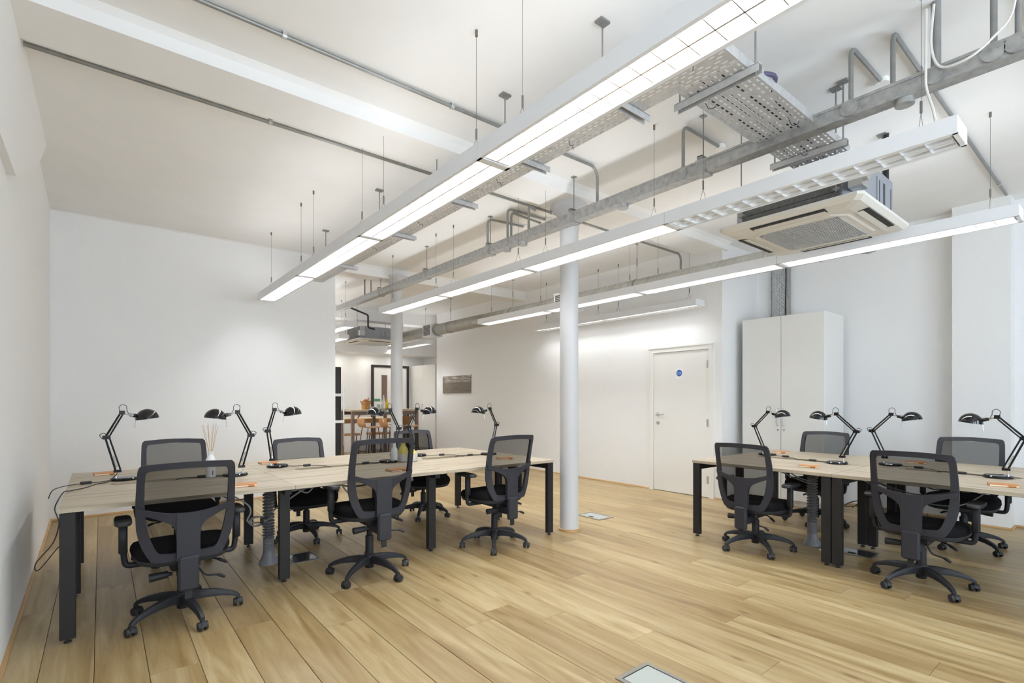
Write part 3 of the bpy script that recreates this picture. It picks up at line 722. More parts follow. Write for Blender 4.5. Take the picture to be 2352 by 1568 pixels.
# cables under the desks
def cables(label, loc, paths, coil=None):
    t = thing('desk_cables', label, 'cables', loc)
    o = Vector(loc)
    for p, r, m_ in paths:
        MB().tube(bez([Vector(q) - o for q in p], 7), r, 6).build('flex', M[m_], t, True)
    if coil:
        c, rr = coil; c = Vector(c) - o; mb = MB(); pts = []
        for i in range(90):
            a = i / 90 * 2 * pi * 5; pts.append(c + Vector((rr * math.cos(a) * (1 + .1 * math.sin(a * .37)), .015 * math.sin(a * .6), rr * .75 * math.sin(a))))
        mb.tube(pts, .0045, 6); mb.build('cable_coil', M['cable'], t, True)
        mb = MB(); mb.box(c.x + rr * .7, c.x + rr * .7 + .012, c.y - .03, c.y + .03, c.z - .03, c.z + .03); mb.build('cable_tie', M['cable_d'], t)
cables('tangle of grey flex and a coil below the first seam of the left desk', (1.05, 4.2, .5), [
    ([(.55, 4.1, .69), (.75, 4.0, .60), (.9, 4.1, .66), (1.0, 4.3, .69)], .004, 'cable_d'),
    ([(.62, 4.2, .69), (.80, 4.05, .57), (.84, 4.05, .50), (.83, 4.1, .42), (.95, 4.2, .38), (1.05, 4.28, .40)], .006, 'cable'),
    ([(1.05, 4.1, .69), (1.12, 4.05, .66), (1.22, 4.0, .60), (1.30, 4.0, .69)], .006, 'cable'),
    ([(1.05, 4.15, .60), (1.15, 4.05, .62), (1.28, 3.98, .67), (1.42, 4.0, .69)], .007, 'cable'),
    ([(1.02, 4.2, .45), (1.12, 4.1, .55), (1.22, 4.0, .64), (1.36, 4.0, .695)], .007, 'cable'),
    ([(1.40, 4.05, .66), (1.6, 4.02, .64), (1.75, 4.05, .67), (1.9, 4.05, .66)], .010, 'cable'),
    ([(1.48, 4.02, .65), (1.52, 4.0, .58), (1.58, 3.99, .52), (1.60, 3.99, .48)], .006, 'cable_w'),
    ([(1.44, 4.08, .65), (1.58, 4.06, .60), (1.76, 4.06, .61), (1.86, 4.06, .66)], .008, 'cable')], ((.90, 4.15, .40), .045))
cables('grey flex looping below the second seam of the left desk', (2.1, 4.1, .6), [
    ([(1.85, 4.0, .69), (1.98, 3.98, .62), (2.08, 4.0, .60), (2.14, 4.05, .66)], .007, 'cable'),
    ([(1.9, 4.05, .66), (2.0, 4.0, .64), (2.1, 4.0, .655), (2.13, 4.0, .67)], .012, 'cable'),
    ([(1.7, 4.05, .69), (1.78, 4.0, .61), (1.85, 4.02, .60), (1.9, 4.05, .68)], .005, 'cable_d')])
cables('looping flex between the black legs of the two right desks', (5.0, 1.6, .6), [
    ([(4.9, 1.55, .69), (4.95, 1.35, .62), (5.0, 1.15, .56), (5.05, .95, .60), (5.1, .8, .69)], .005, 'cable'),
    ([(4.9, 1.50, .69), (5.0, 1.30, .58), (5.02, 1.1, .53), (5.05, .9, .60)], .005, 'cable'),
    ([(4.88, 1.5, .66), (4.95, 1.3, .55), (5.0, 1.1, .50), (5.1, .9, .50), (5.1, .75, .62)], .005, 'cable'),
    ([(4.8, 2.05, .69), (4.85, 1.98, .62), (4.95, 1.9, .58), (5.0, 1.86, .62)], .006, 'cable'),
    ([(4.75, 2.15, .69), (4.8, 2.05, .64), (4.9, 1.92, .57), (5.0, 1.86, .55)], .006, 'cable'),
    ([(4.7, 2.22, .69), (4.72, 2.18, .665), (4.74, 2.12, .665), (4.74, 2.08, .69)], .006, 'cable_w'),
    ([(5.1, 1.0, .69), (5.15, .9, .6), (5.2, .8, .62), (5.2, .7, .69)], .005, 'cable_d'),
    ([(4.95, 1.2, .69), (4.98, 1.05, .62), (5.0, .95, .63), (5.0, .85, .69)], .005, 'cable_d')])
w_ = MB(); w_.tube(bez([(7.28, 2.25, .03), (7.1, 2.1, .012), (6.7, 2.05, .008), (6.4, 1.9, .008), (6.25, 1.7, .008), (6.35, 1.5, .008), (6.6, 1.42, .01), (7.2, 1.55, .03)], 8), .006, 6)
w_.tube(bez([(7.2, 2.2, .02), (7.0, 2.3, .02), (6.9, 2.2, .1), (7.0, 2.1, .12), (7.1, 2.2, .05), (6.95, 2.2, .03)], 8), .006, 6)
tag(w_.build('floor_cable', M['cable_d'], None, True), 'dark cable loosely coiled on the floor by the recess wall', 'cable')

# ribbed cable risers
def riser(x, y, label):
    prof = [(.075, 0), (.075, .006), (.062, .03), (.045, .07), (.040, .10)]
    z = .10
    while z < .66:
        prof += [(.040, z), (.046, z + .004), (.028, z + .010), (.028, z + .014), (.046, z + .020)] if z > .2 else [(.041, z), (.041, z + .012), (.037, z + .015), (.041, z + .02)]
        z += .0215 if z < .3 else .026
    prof += [(.04, .690), (.02, .697)]
    tag(MB().lathe(prof, 16, (0, 0, 0)).build('cable_riser', M['grey_plastic'], None, True, (x, y, 0)), label, 'cable riser')
riser(1.043, 4.40, 'grey ribbed cable riser standing under the left desk beside its front leg')
riser(5.0, 1.90, 'grey ribbed cable riser standing under the right desks behind the double leg')

# floor boxes
def floor_box(x0, x1, y0, y1, label, lid='steel', open_=False):
    cx, cy = (x0 + x1) / 2, (y0 + y1) / 2; hx, hy = (x1 - x0) / 2, (y1 - y0) / 2
    t = thing('floor_box', label, 'floor box', (cx, cy, 0))
    f_ = MB(); w = .022
    for q in ((-hx, hx, -hy, -hy + w), (-hx, hx, hy - w, hy), (-hx, -hx + w, -hy + w, hy - w), (hx - w, hx, -hy + w, hy - w)): f_.box(q[0], q[1], q[2], q[3], 0.0005, .005)
    f_.build('frame', M['steel2'], t)
    MB().box(-hx + w, hx - w, -hy + w, hy - w, .0004, .0012).build('shadow_gap', M['dark'], t)
    MB().box(-hx + w + .006, hx - w - .006, -hy + w + .006, hy - w - .006, .001, .0042).build('lid', M[lid], t)
    MB().box(-hx + w + .02, -hx + w + .05, -.03, .03, .0043, .007).build('lid_handle', M['dark'], t)
    if open_:
        fx = MB(); fx.tube(bez([(-hx + .04, hy - .06, .004), (-hx - .01, hy - .03, .03), (-hx - .04, hy, .02), (-hx - .06, hy + .05, .004)], 5), .008, 8); fx.build('flex', M['cable_w'], t, True)
    return t
M['steel2'] = mat('satin floor box frame', rgb(150, 146, 138), 0.35, 0.7)
M['lid_pale'] = mat('glossy pale lid', rgb(172, 176, 170), 0.2)
M['lid_dark'] = mat('polished dark lid', rgb(120, 122, 124), 0.12, 0.8)
floor_box(4.20, 4.44, 3.72, 4.06, 'floor box with pale lid right of the middle column', 'lid_pale')
floor_box(1.18, 1.42, 4.25, 4.53, 'floor box with dark lid and white flex under the left desk', 'lid_dark', True)
floor_box(1.87, 2.11, 1.22, 1.56, 'floor box with glossy pale lid at the bottom edge of the picture', 'lid_pale')
floor_box(4.92, 5.14, 1.42, 1.74, 'floor box with dark lid under the right desks', 'lid_dark', True)

# ================================================================== OFFICE CHAIRS
def back_y(x, z):
    s = (z - .40) / .56
    return -.225 - .075 * s ** 1.5 + .02 * math.sin(pi * min(max(s, 0), 1)) + .55 * x * x
def make_chair(label):
    t = thing('office_chair', label, 'office chair')
    up = []                                   # parts that swivel and rise with the seat
    base = []
    hub = MB().lathe([(.03, .055), (.032, .06), (.034, .10), (.042, .115), (.042, .135), (.036, .15), (.034, .152)], 18).build('hub', M['plastic'], t, True); base.append(hub)
    for k in range(5):
        a = 2 * pi * k / 5; rot = Matrix.Rotation(a, 4, 'Z')
        secs = [(.022, .142, .085, .024), (.08, .145, .096, .022), (.15, .137, .095, .020), (.21, .122, .088, .018), (.26, .104, .076, .016), (.288, .088, .062, .015), (.302, .074, .056, .013)]
        mb = MB()
        mb.rings([[(r, -hw, zb), (r, -hw * 1.0, zt_ - .01), (r, -hw * .6, zt_), (r, hw * .6, zt_), (r, hw, zt_ - .01), (r, hw, zb)] for r, zt_, zb, hw in secs]).xf(rot)
        base.append(mb.build('base_arm', M['plastic'], t, True))
        cst = MB(); ca = Matrix.Translation(Vector((.295 * math.cos(a), .295 * math.sin(a), 0))) @ Matrix.Rotation(a + 1.1 + k * 1.7, 4, 'Z')
        cst.cyl((0, 0, .05), (0, 0, .07), .011, n=10)
        hood = [(math.cos(q) * .029, math.sin(q) * .029 + .028) for q in [pi * i / 8 for i in range(9)]]
        n_ = len(hood)
        cst.rings([[(p[0] + .008, -.008, p[1]) for p in hood], [(p[0] + .008, .008, p[1]) for p in hood]])
        c_o = cst.xf(ca).build('castor', M['rubber'], t, True); base.append(c_o)
        for sy in (-1, 1):
            wl = MB().cyl((.008, sy * .009, .026), (.008, sy * .025, .026), .0258, .023, n=18).xf(ca).build('wheel', M['rubber'], c_o, True)
    lift = MB().lathe([(.030, .14), (.030, .262), (.027, .268), (.02, .27), (.02, .40)], 18).build('gas_lift', M['plastic'], t, True); base.append(lift)
    # mechanism under the seat
    m_ = MB(); m_.cbox(-.075, .075, -.14, .10, .315, .372, .012); m_.cbox(-.045, .045, -.275, -.10, .275, .335, .01)
    m_.build('tilt_mechanism', M['plastic'], t)
    kn = MB().cyl((-.065, -.13, .305), (-.085, -.13, .305), .011, n=12); kn.cyl((-.085, -.13, .305), (-.175, -.13, .300), .019, .024, n=16); kn.build('tension_knob', M['plastic'], t, True)
    for k, pts in enumerate(([(.06, -.04, .35), (.12, -.06, .345), (.17, -.09, .335), (.215, -.12, .315)], [(.05, -.13, .34), (.075, -.15, .30), (.10, -.16, .272), (.16, -.17, .262), (.195, -.18, .245)])):
        p = bez(pts, 6); rs = [.0055] * (len(p) - 7) + [.0085, .0105, .0105, .01, .0095, .009, .007]
        MB().tube(p, .006, 8, rs=rs).build('lever', M['plastic'], t, True)
    # seat: moulded pan and cushion
    def outline(s, z, n=36):
        out = []
        for i in range(n):
            a = 2 * pi * i / n; cx, sx = math.cos(a), math.sin(a)
            e = .62
            px = .245 * s * math.copysign(abs(cx) ** e, cx); py = .235 * s * math.copysign(abs(sx) ** e, sx)
            px *= 1.0 + .05 * py / .235 - (.02 if py < 0 else 0)
            out.append((px, py + .03, z + (0 if py < .1 else -.02 * (py - .1) / .13)))
        return out
    MB().rings([outline(.80, .362), outline(.95, .368), outline(1.0, .385), outline(1.0, .398)]).build('seat_pan', M['plastic2'], t, True)
    MB().rings([outline(1.0, .398), outline(1.03, .415), outline(1.02, .44), outline(.97, .456), outline(.85, .464), outline(.5, .460)]).build('seat_cushion', M['seat'], t, True, auto=60)
    # back frame: ring of matched outer and inner points
    half = [((0, .400), (0, .442)), ((.09, .400), (.08, .442)), ((.150, .401), (.130, .447)), ((.172, .410), (.146, .462)), ((.190, .44), (.157, .485)), ((.209, .48), (.169, .52)), ((.226, .53), (.181, .565)), ((.237, .59), (.191, .62)), ((.241, .67), (.198, .68)),
            ((.240, .76), (.202, .76)), ((.237, .85), (.201, .84)), ((.234, .91), (.199, .89)), ((.228, .936), (.193, .908)), ((.214, .950), (.180, .915)), ((.10, .957), (.09, .921)), ((0, .959), (0, .923))]
    loop = half + [((-o[0], o[1]), (-i[0], i[1])) for o, i in reversed(half[1:-1])]
    mb = MB(); n = len(loop); vs = []; th = .013
    for (ox, oz), (ix, iz) in loop:
        yo, yi = back_y(ox, oz), back_y(ix, iz)
        vs += [(ox, yo + th * .6, oz), (ix, yi + th, iz), (ix, yi - th, iz), (ox, yo - th * .6, oz)]
        # a ridge mid way keeps the moulding round
    fs = []
    for i in range(n):
        j = (i + 1) % n
        for k in range(4):
            k2 = (k + 1) % 4; fs.append((i * 4 + k, i * 4 + k2, j * 4 + k2, j * 4 + k))
    mb.add(vs, fs); mb.build('back_frame', M['plastic2'], t, True, auto=50)
    # mesh
    rowsz = [.442, .447, .462, .485, .52, .565, .62, .68, .76, .84, .89, .908, .915, .921]; wz = [.08, .130, .146, .157, .169, .181, .191, .198, .202, .201, .199, .193, .180, .09]
    mb = MB(); nc = 12
    for z, w_ in zip(rowsz, wz):
        for i in range(nc + 1):
            x_ = -w_ + 2 * w_ * i / nc; mb.v.append((x_, back_y(x_, z) + .006, z))
    for r_ in range(len(rowsz) - 1):
        for i in range(nc):
            a = r_ * (nc + 1) + i; mb.f.append((a, a + 1, a + nc + 2, a + nc + 1))
    o = mb.build('back_mesh', M['mesh'], t, True, auto=80)
    # Y-shaped support behind the mesh
    pr = [(0, .405, .668), (.03, .405, .668), (.0565, .405, .670), (.0570, .52, .670), (.060, .565, .671), (.068, .592, .671), (.085, .612, .673), (.11, .628, .677), (.16, .652, .690), (.205, .670, .704), (.236, .682, .716)]
    full = [(-x_, a, b) for x_, a, b in reversed(pr[1:])] + pr
    mb = MB(); vs = []
    for x_, a, b in full:
        for z in (a, b):
            yb = back_y(x_, z) - .012
            dep = .026 if abs(x_) < .12 else .026 - (abs(x_) - .12) * .14
            vs += [(x_, yb, z), (x_, yb - dep, z)]
    fs = []
    for i in range(len(full) - 1):
        a, b = i * 4, (i + 1) * 4
        fs += [(a, b, b + 2, a + 2), (a + 1, a + 3, b + 3, b + 1), (a, a + 1, b + 1, b), (a + 2, b + 2, b + 3, a + 3)]
    fs += [(0, 2, 3, 1), (len(vs) - 4, len(vs) - 3, len(vs) - 1, len(vs) - 2)]
    mb.add(vs, fs); mb.build('back_spine', M['plastic2'], t, True, auto=35)
    mb = MB(); yb = -.247; mb.cbox(-.05, .05, yb - .032, yb + .01, .235, .425, .010); mb.build('spine_bracket', M['plastic2'], t)
    mb = MB(); mb.box(-.018, .018, yb - .012, yb + .0, .185, .24); mb.build('lock_tab', M['plastic'], t)
    for sx in (-1, 1):
        mb = MB()
        mb.tube(bent([(sx * .10, .02, .352), (sx * .275, .02, .352), (sx * .283, .02, .40), (sx * .290, .0, .60)], .035), .016, 10, rs=None)
        mb.cbox(sx * .288 - .021, sx * .288 + .021, -.02, .02, .43, .60, .008)
        o = mb.build('armrest_post', M['plastic'], t, True)
        mb = MB(); pts = []
        n = 24
        def pad(s, z):
            q = []
            for i in range(n):
                a = 2 * pi * i / n; cx, sn = math.cos(a), math.sin(a); q.append((sx * .288 + .042 * s * math.copysign(abs(cx) ** .6, cx), .02 + .125 * s * math.copysign(abs(sn) ** .6, sn), z))
            return q
        mb.rings([pad(.9, .598), pad(1, .604), pad(1, .615), pad(.93, .624)]); mb.build('armrest_pad', M['rubber'], t, True)
    return t
BASE = {'hub', 'base_arm', 'castor', 'gas_lift'}
def pose(root, th, dz):
    for c in kids(root):
        nm = c.name.split('.')[0]
        if nm in ('hub', 'base_arm', 'castor'): c.rotation_euler = (0, 0, th)
        elif nm != 'gas_lift': c.location.z += dz
        elif dz: c.scale.z = 1.0; c.location.z += dz * .35
chairs = [  # x, y, facing (rz), base angle (world deg), rise, label
    (.385, 3.645, 0, 66, 0, 'black mesh office chair nearest the left wall, its back to us'),
    (1.565, 3.65, 0, 0, .075, 'black mesh office chair at the middle of the left desk, its back to us'),
    (2.755, 3.68, 0, 16, .045, 'black mesh office chair beside the white column, its back to us'),
    (.50, 5.06, 180, 20, 0.005, 'mesh chair on the far side of the left desk, nearest the left wall'),
    (1.52, 5.01, 180, 54, -.03, 'mesh chair behind the left desk in front of the opening edge'),
    (2.83, 5.12, 180, 15, -.005, 'mesh chair behind the left desk below the kitchen column'),
    (4.465, 2.155, -90, 12, -.02, 'black mesh office chair at the right desks nearest the door, its back to us'),
    (4.49, 1.0, -90, 10, 0.0, 'large black mesh office chair at the right, its back to us'),
    (5.93, 2.22, 90, 45, .0, 'mesh chair behind the right desk in front of the tall white cabinet'),
    (5.97, 1.03, 90, 19, .0, 'mesh chair behind the right desk by the right picture edge'),
]
proto = None
for (x, y, rz, th, dz, lab) in chairs:
    if proto is None:
        proto = make_chair(lab); proto['group'] = 'mesh office chairs at the desks'; ch = proto; proto_kids = True
        first = (x, y, rz, th, dz)
    else:
        ch = dup(proto, (x, y, 0), R(rz), lab); pose(ch, R(th - rz), dz)
proto.location = (first[0], first[1], 0); proto.rotation_euler = (0, 0, R(first[2])); pose(proto, R(first[3] - first[2]), first[4])

# ================================================================== DESK LAMPS
DZ = .725
def make_lamp(label, gap, cordx=1, elbow=(-.112, .312), top=(.012, .497), tiltd=8):
    """faces +x; origin under the base centre; gap = local y of the cable slot"""
    t = thing('desk_lamp', label, 'desk lamp')
    MB().lathe([(.080, 0), (.086, .003), (.086, .014), (.080, .021), (.04, .024), (.005, .0245)], 36).build('base', M['gloss_black'], t, True)
    px = -.052
    q = MB(); q.cyl((px, 0, .022), (px, 0, .062), .0065, n=10); q.cyl((px, 0, .022), (px, 0, .030), .012, n=12); q.build('post', M['chrome'], t, True)
    E = Vector((elbow[0], 0, elbow[1])); Tp = Vector((top[0], 0, top[1])); Bq = Vector((px, 0, .066))
    q = MB(); q.box(px - .014, px + .032, -.010, .010, .058, .076); q.cyl((px, -.013, .068), (px, .013, .068), .008, n=12); q.cyl((px + .026, -.013, .070), (px + .026, .013, .070), .007, n=12); q.build('lower_joint', M['lamp_arm'], t)
    q = MB()
    d = (E - Bq).normalized(); nrm = Vector((d.z, 0, -d.x))
    q.tube([Bq, E], .0065, 8); q.tube([Bq + Vector((.028, 0, .004)), E + nrm * .022 + d * -.01], .0055, 8); q.build('lower_arm', M['lamp_arm'], t, True)
    q = MB(); q.tube([Bq + nrm * .013 + d * .03, Bq + nrm * .013 + d * .11], .0042, 8); q.build('spring', M['chrome'], t, True)
    q = MB(); q.box(E.x - .016, E.x + .030, -.011, .011, E.z - .014, E.z + .012); q.cyl((E.x, -.015, E.z), (E.x, .015, E.z), .009, n=12); q.cyl((E.x + .024, -.015, E.z - .002), (E.x + .024, .015, E.z - .002), .007, n=12); q.build('elbow_joint', M['lamp_arm'], t)
    q = MB(); q.tube(bez([(E.x + .005, 0, E.z + .02), (E.x - .008, 0, E.z + .03), (E.x - .03, 0, E.z + .018), (E.x - .022, 0, E.z - .002), (E.x - .01, 0, E.z - .012)], 6), .0024, 6); q.build('elbow_cord', M['cable_d'], t, True)
    q = MB(); d = (Tp - E).normalized(); nrm = Vector((d.z, 0, -d.x)); q.tube([E, Tp], .0065, 8); q.tube([E + nrm * .018 + d * .005, Tp + nrm * .016 + d * -.012], .0055, 8); q.build('upper_arm', M['lamp_arm'], t, True)
    q = MB(); q.tube([E + nrm * .012 + d * .02, E + nrm * .012 + d * .085], .0042, 8); q.build('spring', M['chrome'], t, True)
    q = MB(); q.box(Tp.x - .012, Tp.x + .022, -.009, .009, Tp.z - .018, Tp.z + .01); q.cyl((Tp.x, -.013, Tp.z), (Tp.x, .013, Tp.z), .008, n=12); q.build('head_joint', M['lamp_arm'], t)
    q = MB(); q.tube([(Tp.x + .015, 0, Tp.z - .01), (Tp.x + .055, 0, Tp.z - .022)], .006, 8); q.build('neck', M['chrome'], t, True)
    q = MB(); q.cyl((Tp.x + .05, 0, Tp.z - .021), (Tp.x + .10, 0, Tp.z - .030), .012, .016, n=12); q.cyl((Tp.x + .062, -.018, Tp.z - .022), (Tp.x + .062, .018, Tp.z - .022), .012, n=12); q.build('lamp_holder', M['gloss_black'], t, True)
    q = MB(); q.tube(bez([(Tp.x - .006, 0, Tp.z + .006), (Tp.x - .012, 0, Tp.z + .035), (Tp.x + .008, 0, Tp.z + .054), (Tp.x + .03, 0, Tp.z + .042), (Tp.x + .034, 0, Tp.z + .01), (Tp.x + .045, 0, Tp.z - .012), (Tp.x + .056, 0, Tp.z - .018)], 7), .0022, 6); q.build('cord_loop', M['cable_d'], t, True)
    # shade: dome, double walled
    sc_ = Vector((Tp.x + .155, 0, Tp.z - .052)); tilt = Matrix.Translation(sc_) @ Matrix.Rotation(R(-tiltd), 4, 'Y')
    r = .074; prof = [(r * math.cos(a), r * 1.0 * math.sin(a)) for a in [pi / 2 * i / 10 for i in range(10)]] + [(.004, r)]
    inn = [((r - .003) * math.cos(a), (r - .003) * math.sin(a)) for a in [pi / 2 * i / 10 for i in range(10)]] + [(.003, r - .003)]
    o = MB().lathe(prof, 32, cap=False).xf(tilt).build('shade', M['gloss_black'], t, True)
    MB().lathe(list(reversed(inn)), 32, cap=False).xf(tilt).build('shade_lining', M['white_cer'], o, True)
    q = MB(); q.lathe([(.004, .05), (.018, .045), (.026, .03), (.024, .015), (.01, .005), (.002, .004)], 14).xf(tilt).build('bulb', M['white_cer'], o, True)
    q = MB(); q.tube([(Tp.x + .088, .008, Tp.z - .035), (Tp.x + .08, .01, Tp.z - .105)], .0018, 6); q.cyl((Tp.x + .08, .01, Tp.z - .103), (Tp.x + .079, .01, Tp.z - .113), .0035, n=8); q.build('pull_rod', M['steel'], t, True)
    # cord with inline switch into the cable slot
    s = cordx; y2 = gap * .35
    pts = [(s * .08, gap * .1, .006), (s * .13, gap * .25, .005), (s * .17, gap * .35, .007)]
    q = MB(); q.tube(bez(pts + [(s * .26, gap * .45, .006), (s * .33, gap * .8, .006), (s * .38, gap, -.01), (s * .40, gap, -.06)], 6), .0028, 6); q.build('power_cord', M['cable_d'], t, True)
    q = MB(); q.cbox(s * .215 - .032, s * .215 + .032, gap * .41 - .011, gap * .41 + .011, 0.0, .02, .005); q.build('inline_switch', M['cable_d'], t)
    return t
AY = 3.61 + .84
lamps = [
    (.135, 4.64, 0, 'black desk lamp nearest the left wall, arm leaning left'),
    (.80, 4.37, 180, 'black desk lamp right of the reed diffuser'),
    (1.185, 4.70, 0, 'black desk lamp by the first desk seam, shade turned right'),
    (2.08, 4.42, 180, 'black desk lamp in front of the kitchen column, seen through the middle chair'),
    (2.55, 4.72, 0, 'black desk lamp just right of the kitchen column'),
    (3.20, 4.38, 180, 'black desk lamp at the column end of the left desk'),
    (5.46, 2.51, -90, 'black desk lamp in front of the cabinet handles, shade turned right'),
    (5.20, 1.77, 90, 'black desk lamp in front of the cabinet side, shade turned left'),
    (5.44, 1.43, -90, 'black desk lamp whose base hides behind the large right chair'),
    (5.19, .70, 90, 'black desk lamp cut by the right edge of the picture'),
]
for i, (x, y, rz, lab) in enumerate(lamps):
    if rz == 0: gap = AY - y
    elif rz == 180: gap = y - AY
    elif rz == -90: gap = -(5.28 - x) * -1.0
    else: gap = -(5.28 - x)
    if rz == -90: gap = (5.28 - x)      # local y = +X world
    if rz == 90: gap = -(5.28 - x)
    varied = dict(elbow=(-.115, .305), top=(-.02, .49)) if i % 3 == 1 else (dict(elbow=(-.085, .315), top=(-.03, .50)) if i in (2, 4) else dict(top=(-.022, .49)))
    if i in (6, 7, 8, 9): varied = dict(elbow=(-.145 if i != 7 else -.16, .30), top=(.0, .455), tiltd=9)
    lp = make_lamp(lab, gap, -1 if i == 0 else 1, **varied)
    lp['group'] = 'black swing arm desk lamps'
    lp.location = (x, y, DZ); lp.rotation_euler = (0, 0, R(rz))
# the first lamp's flex hangs over the desk end
q = MB(); q.tube(bez([(.09, 4.60, .78), (.04, 4.55, .732), (-.02, 4.5, .730), (-.08, 4.35, .730), (-.15, 4.25, .731), (-.182, 4.2, .73), (-.215, 4.1, .66), (-.20, 4.0, .62), (-.185, 3.85, .60), (-.21, 3.85, .50), (-.28, 3.85, .40), (-.27, 3.85, .36), (-.20, 3.95, .44), (-.13, 4.05, .52), (-.1, 4.2, .6), (-.1, 4.3, .66)], 8), .0032, 6)
tag(q.build('lamp_flex', M['cable_d'], None, True), 'black flex hanging over the left end of the left desk', 'cable')

# ================================================================== THINGS ON THE DESKS
def notebook(x, y, rz, label):
    t = thing('notebook', label, 'notebook', (x, y, DZ), R(rz), 'orange notebooks on the desks')
    a, b = .074, .050
    MB().cbox(-a, a, -b, b, .0125, .016, .001).build('front_cover', M['orange'], t)
    MB().box(-a, a, -b, b, .0, .003).build('back_cover', M['orange'], t)
    MB().box(-a, a, b - .002, b, .003, .0125).build('spine', M['orange'], t)
    MB().box(-a + .003, a - .003, -b + .003, b - .002, .003, .0125).build('pages', M['paper'], t)
    MB().cyl((.02, -b - .004, .008), (.055, -b - .004, .008), .005, n=8).build('pen_loop', M['orange'], t)
for args in [(.03, 5.06, 5, 'orange notebook behind the leftmost lamp'), (.75, 3.80, -6, 'orange notebook on the front of the left desk beside the first seam'),
             (1.19, 5.02, 6, 'orange notebook behind the lamp at the first desk seam'), (1.88, 3.84, 8, 'orange notebook seen through the mesh of the middle chair'),
             (3.08, 3.95, -10, 'orange notebook seen through the mesh of the chair by the column'), (5.80, 2.52, -84, 'orange notebook at the far side of the right desk, near the cabinet'),
             (4.75, 1.83, -80, 'orange notebook on the front edge above the double desk leg'), (5.80, 1.33, -78, 'orange notebook seen through the mesh of the large right chair'),
             (4.71, .61, -75, 'orange notebook at the right edge of the picture')]:
    notebook(*args)
# reed diffuser
t = thing('reed_diffuser', 'white bottle with tall thin reeds on the left desk', 'reed diffuser', (.64, 4.40, DZ))
MB().lathe([(.030, 0), (.034, .004), (.034, .115), (.032, .135), (.022, .155), (.017, .165), (.018, .175), (.024, .192), (.022, .193), (.014, .18)], 24).build('bottle', M['white_cer'], t, True)
MB().box(.006, .011, -.0352, -.0338, .02, .05).build('print', M['dark'], t)
for i in range(9):
    a = i * 2.4; s_ = .028 + .022 * ((i * 37) % 10) / 10
    MB().tube([(.004 * math.cos(a), .004 * math.sin(a), .10), (.012 * math.cos(a), .012 * math.sin(a), .19), (1.3 * s_ * math.cos(a), 1.3 * s_ * math.sin(a), .40 - .01 * (i % 3))], .0014, 5).build('reed', M['reed'], t)
# vases seen through the middle chair
o = MB().lathe([(.035, 0), (.045, .006), (.048, .03), (.047, .09), (.040, .125), (.025, .148), (.021, .158), (.022, .178), (.026, .184), (.020, .184), (.016, .16)], 28).build('vase', M['dip'], None, True, (2.20, 4.36, DZ))
tag(o, 'taller yellow vase with grey dipped foot, seen through the middle chair', 'vase', 'glazed vases')
o = MB().lathe([(.030, 0), (.037, .005), (.039, .03), (.038, .075), (.030, .09), (.024, .093), (.012, .098), (.013, .108), (.008, .116), (.002, .117)], 24).build('vase', M['dip'], None, True, (2.29, 4.33, DZ))
tag(o, 'short lidded yellow jar right of the taller yellow vase', 'vase', 'glazed vases')
o = MB().lathe([(.030, 0), (.036, .005), (.037, .08), (.030, .12), (.016, .14), (.015, .17), (.018, .185), (.013, .184), (.011, .15)], 24).build('vase', M['white_cer'], None, True, (2.13, 4.40, DZ))
tag(o, 'white vase half behind the lamp arm, left of the yellow vases', 'vase', 'glazed vases')

# ================================================================== CABINETS, PICTURE
def tall_cabinet(label, x0, x1, y0, y1, h, plinth=.07):
    t = thing('tall_cabinet', label, 'cabinet', ((x0 + x1) / 2, (y0 + y1) / 2, 0))
    hx, hy = (x1 - x0) / 2, (y1 - y0) / 2
    MB().cbox(-hx + .02, hx, -hy, hy, plinth, h, .002).build('carcass', M['cabinet'], t)
    MB().box(-hx + .05, hx, -hy + .002, hy - .002, 0, plinth).build('plinth', M['cabinet'], t)
    MB().box(-hx + .0185, -hx + .0199, -.006, .006, plinth + .005, h - .004).build('gap_shade_strip', M['dark'], t)  # dark strip coloured as the shade between the two doors
    for s in (-1, 1):
        a, b = (.0028, hy - .001) if s > 0 else (-hy + .001, -.0028)
        d = MB().cbox(-hx, -hx + .0195, a, b, plinth + .003, h - .001, .0015).build('door', M['cabinet'], t)
        yc = s * .035
        hd = MB(); zz0, zz1 = .965, 1.215; hd.tube(bent([(-hx, yc, zz0 + .02), (-hx - .03, yc, zz0 + .02), (-hx - .03, yc, zz1 - .02), (-hx, yc, zz1 - .02)], .006), .006, 8)
        hd.build('handle', M['steel'], d, True)
        lk = MB().cyl((-hx, yc, .93), (-hx - .006, yc, .93), .011, n=12); lk.build('lock', M['steel'], d)
    return t
tall_cabinet('tall white two-door cabinet in the wall recess behind the right desks', 6.62, 7.22, 2.385, 3.37, 2.355)
tall_cabinet('tall white two-door cabinet far off in the kitchen beyond the picture', 6.58, 6.97, 11.3, 12.57, 2.22)
p = MB().cbox(-.012, .012, -.60, .60, -.20, .20, .003)
pic = p.build('picture', M['cabinet'], None, False, (6.297, 9.835, 1.66)); tag(pic, 'grey brown landscape print hung on the right wall beyond the column', 'picture')
MB().box(-.0135, -.0122, -.597, .597, -.197, .197).build('print', M['picture'], pic)
MB().box(-.0138, -.0125, -.600, -.580, -.2, .2).build('dark_edge', M['dark'], pic)

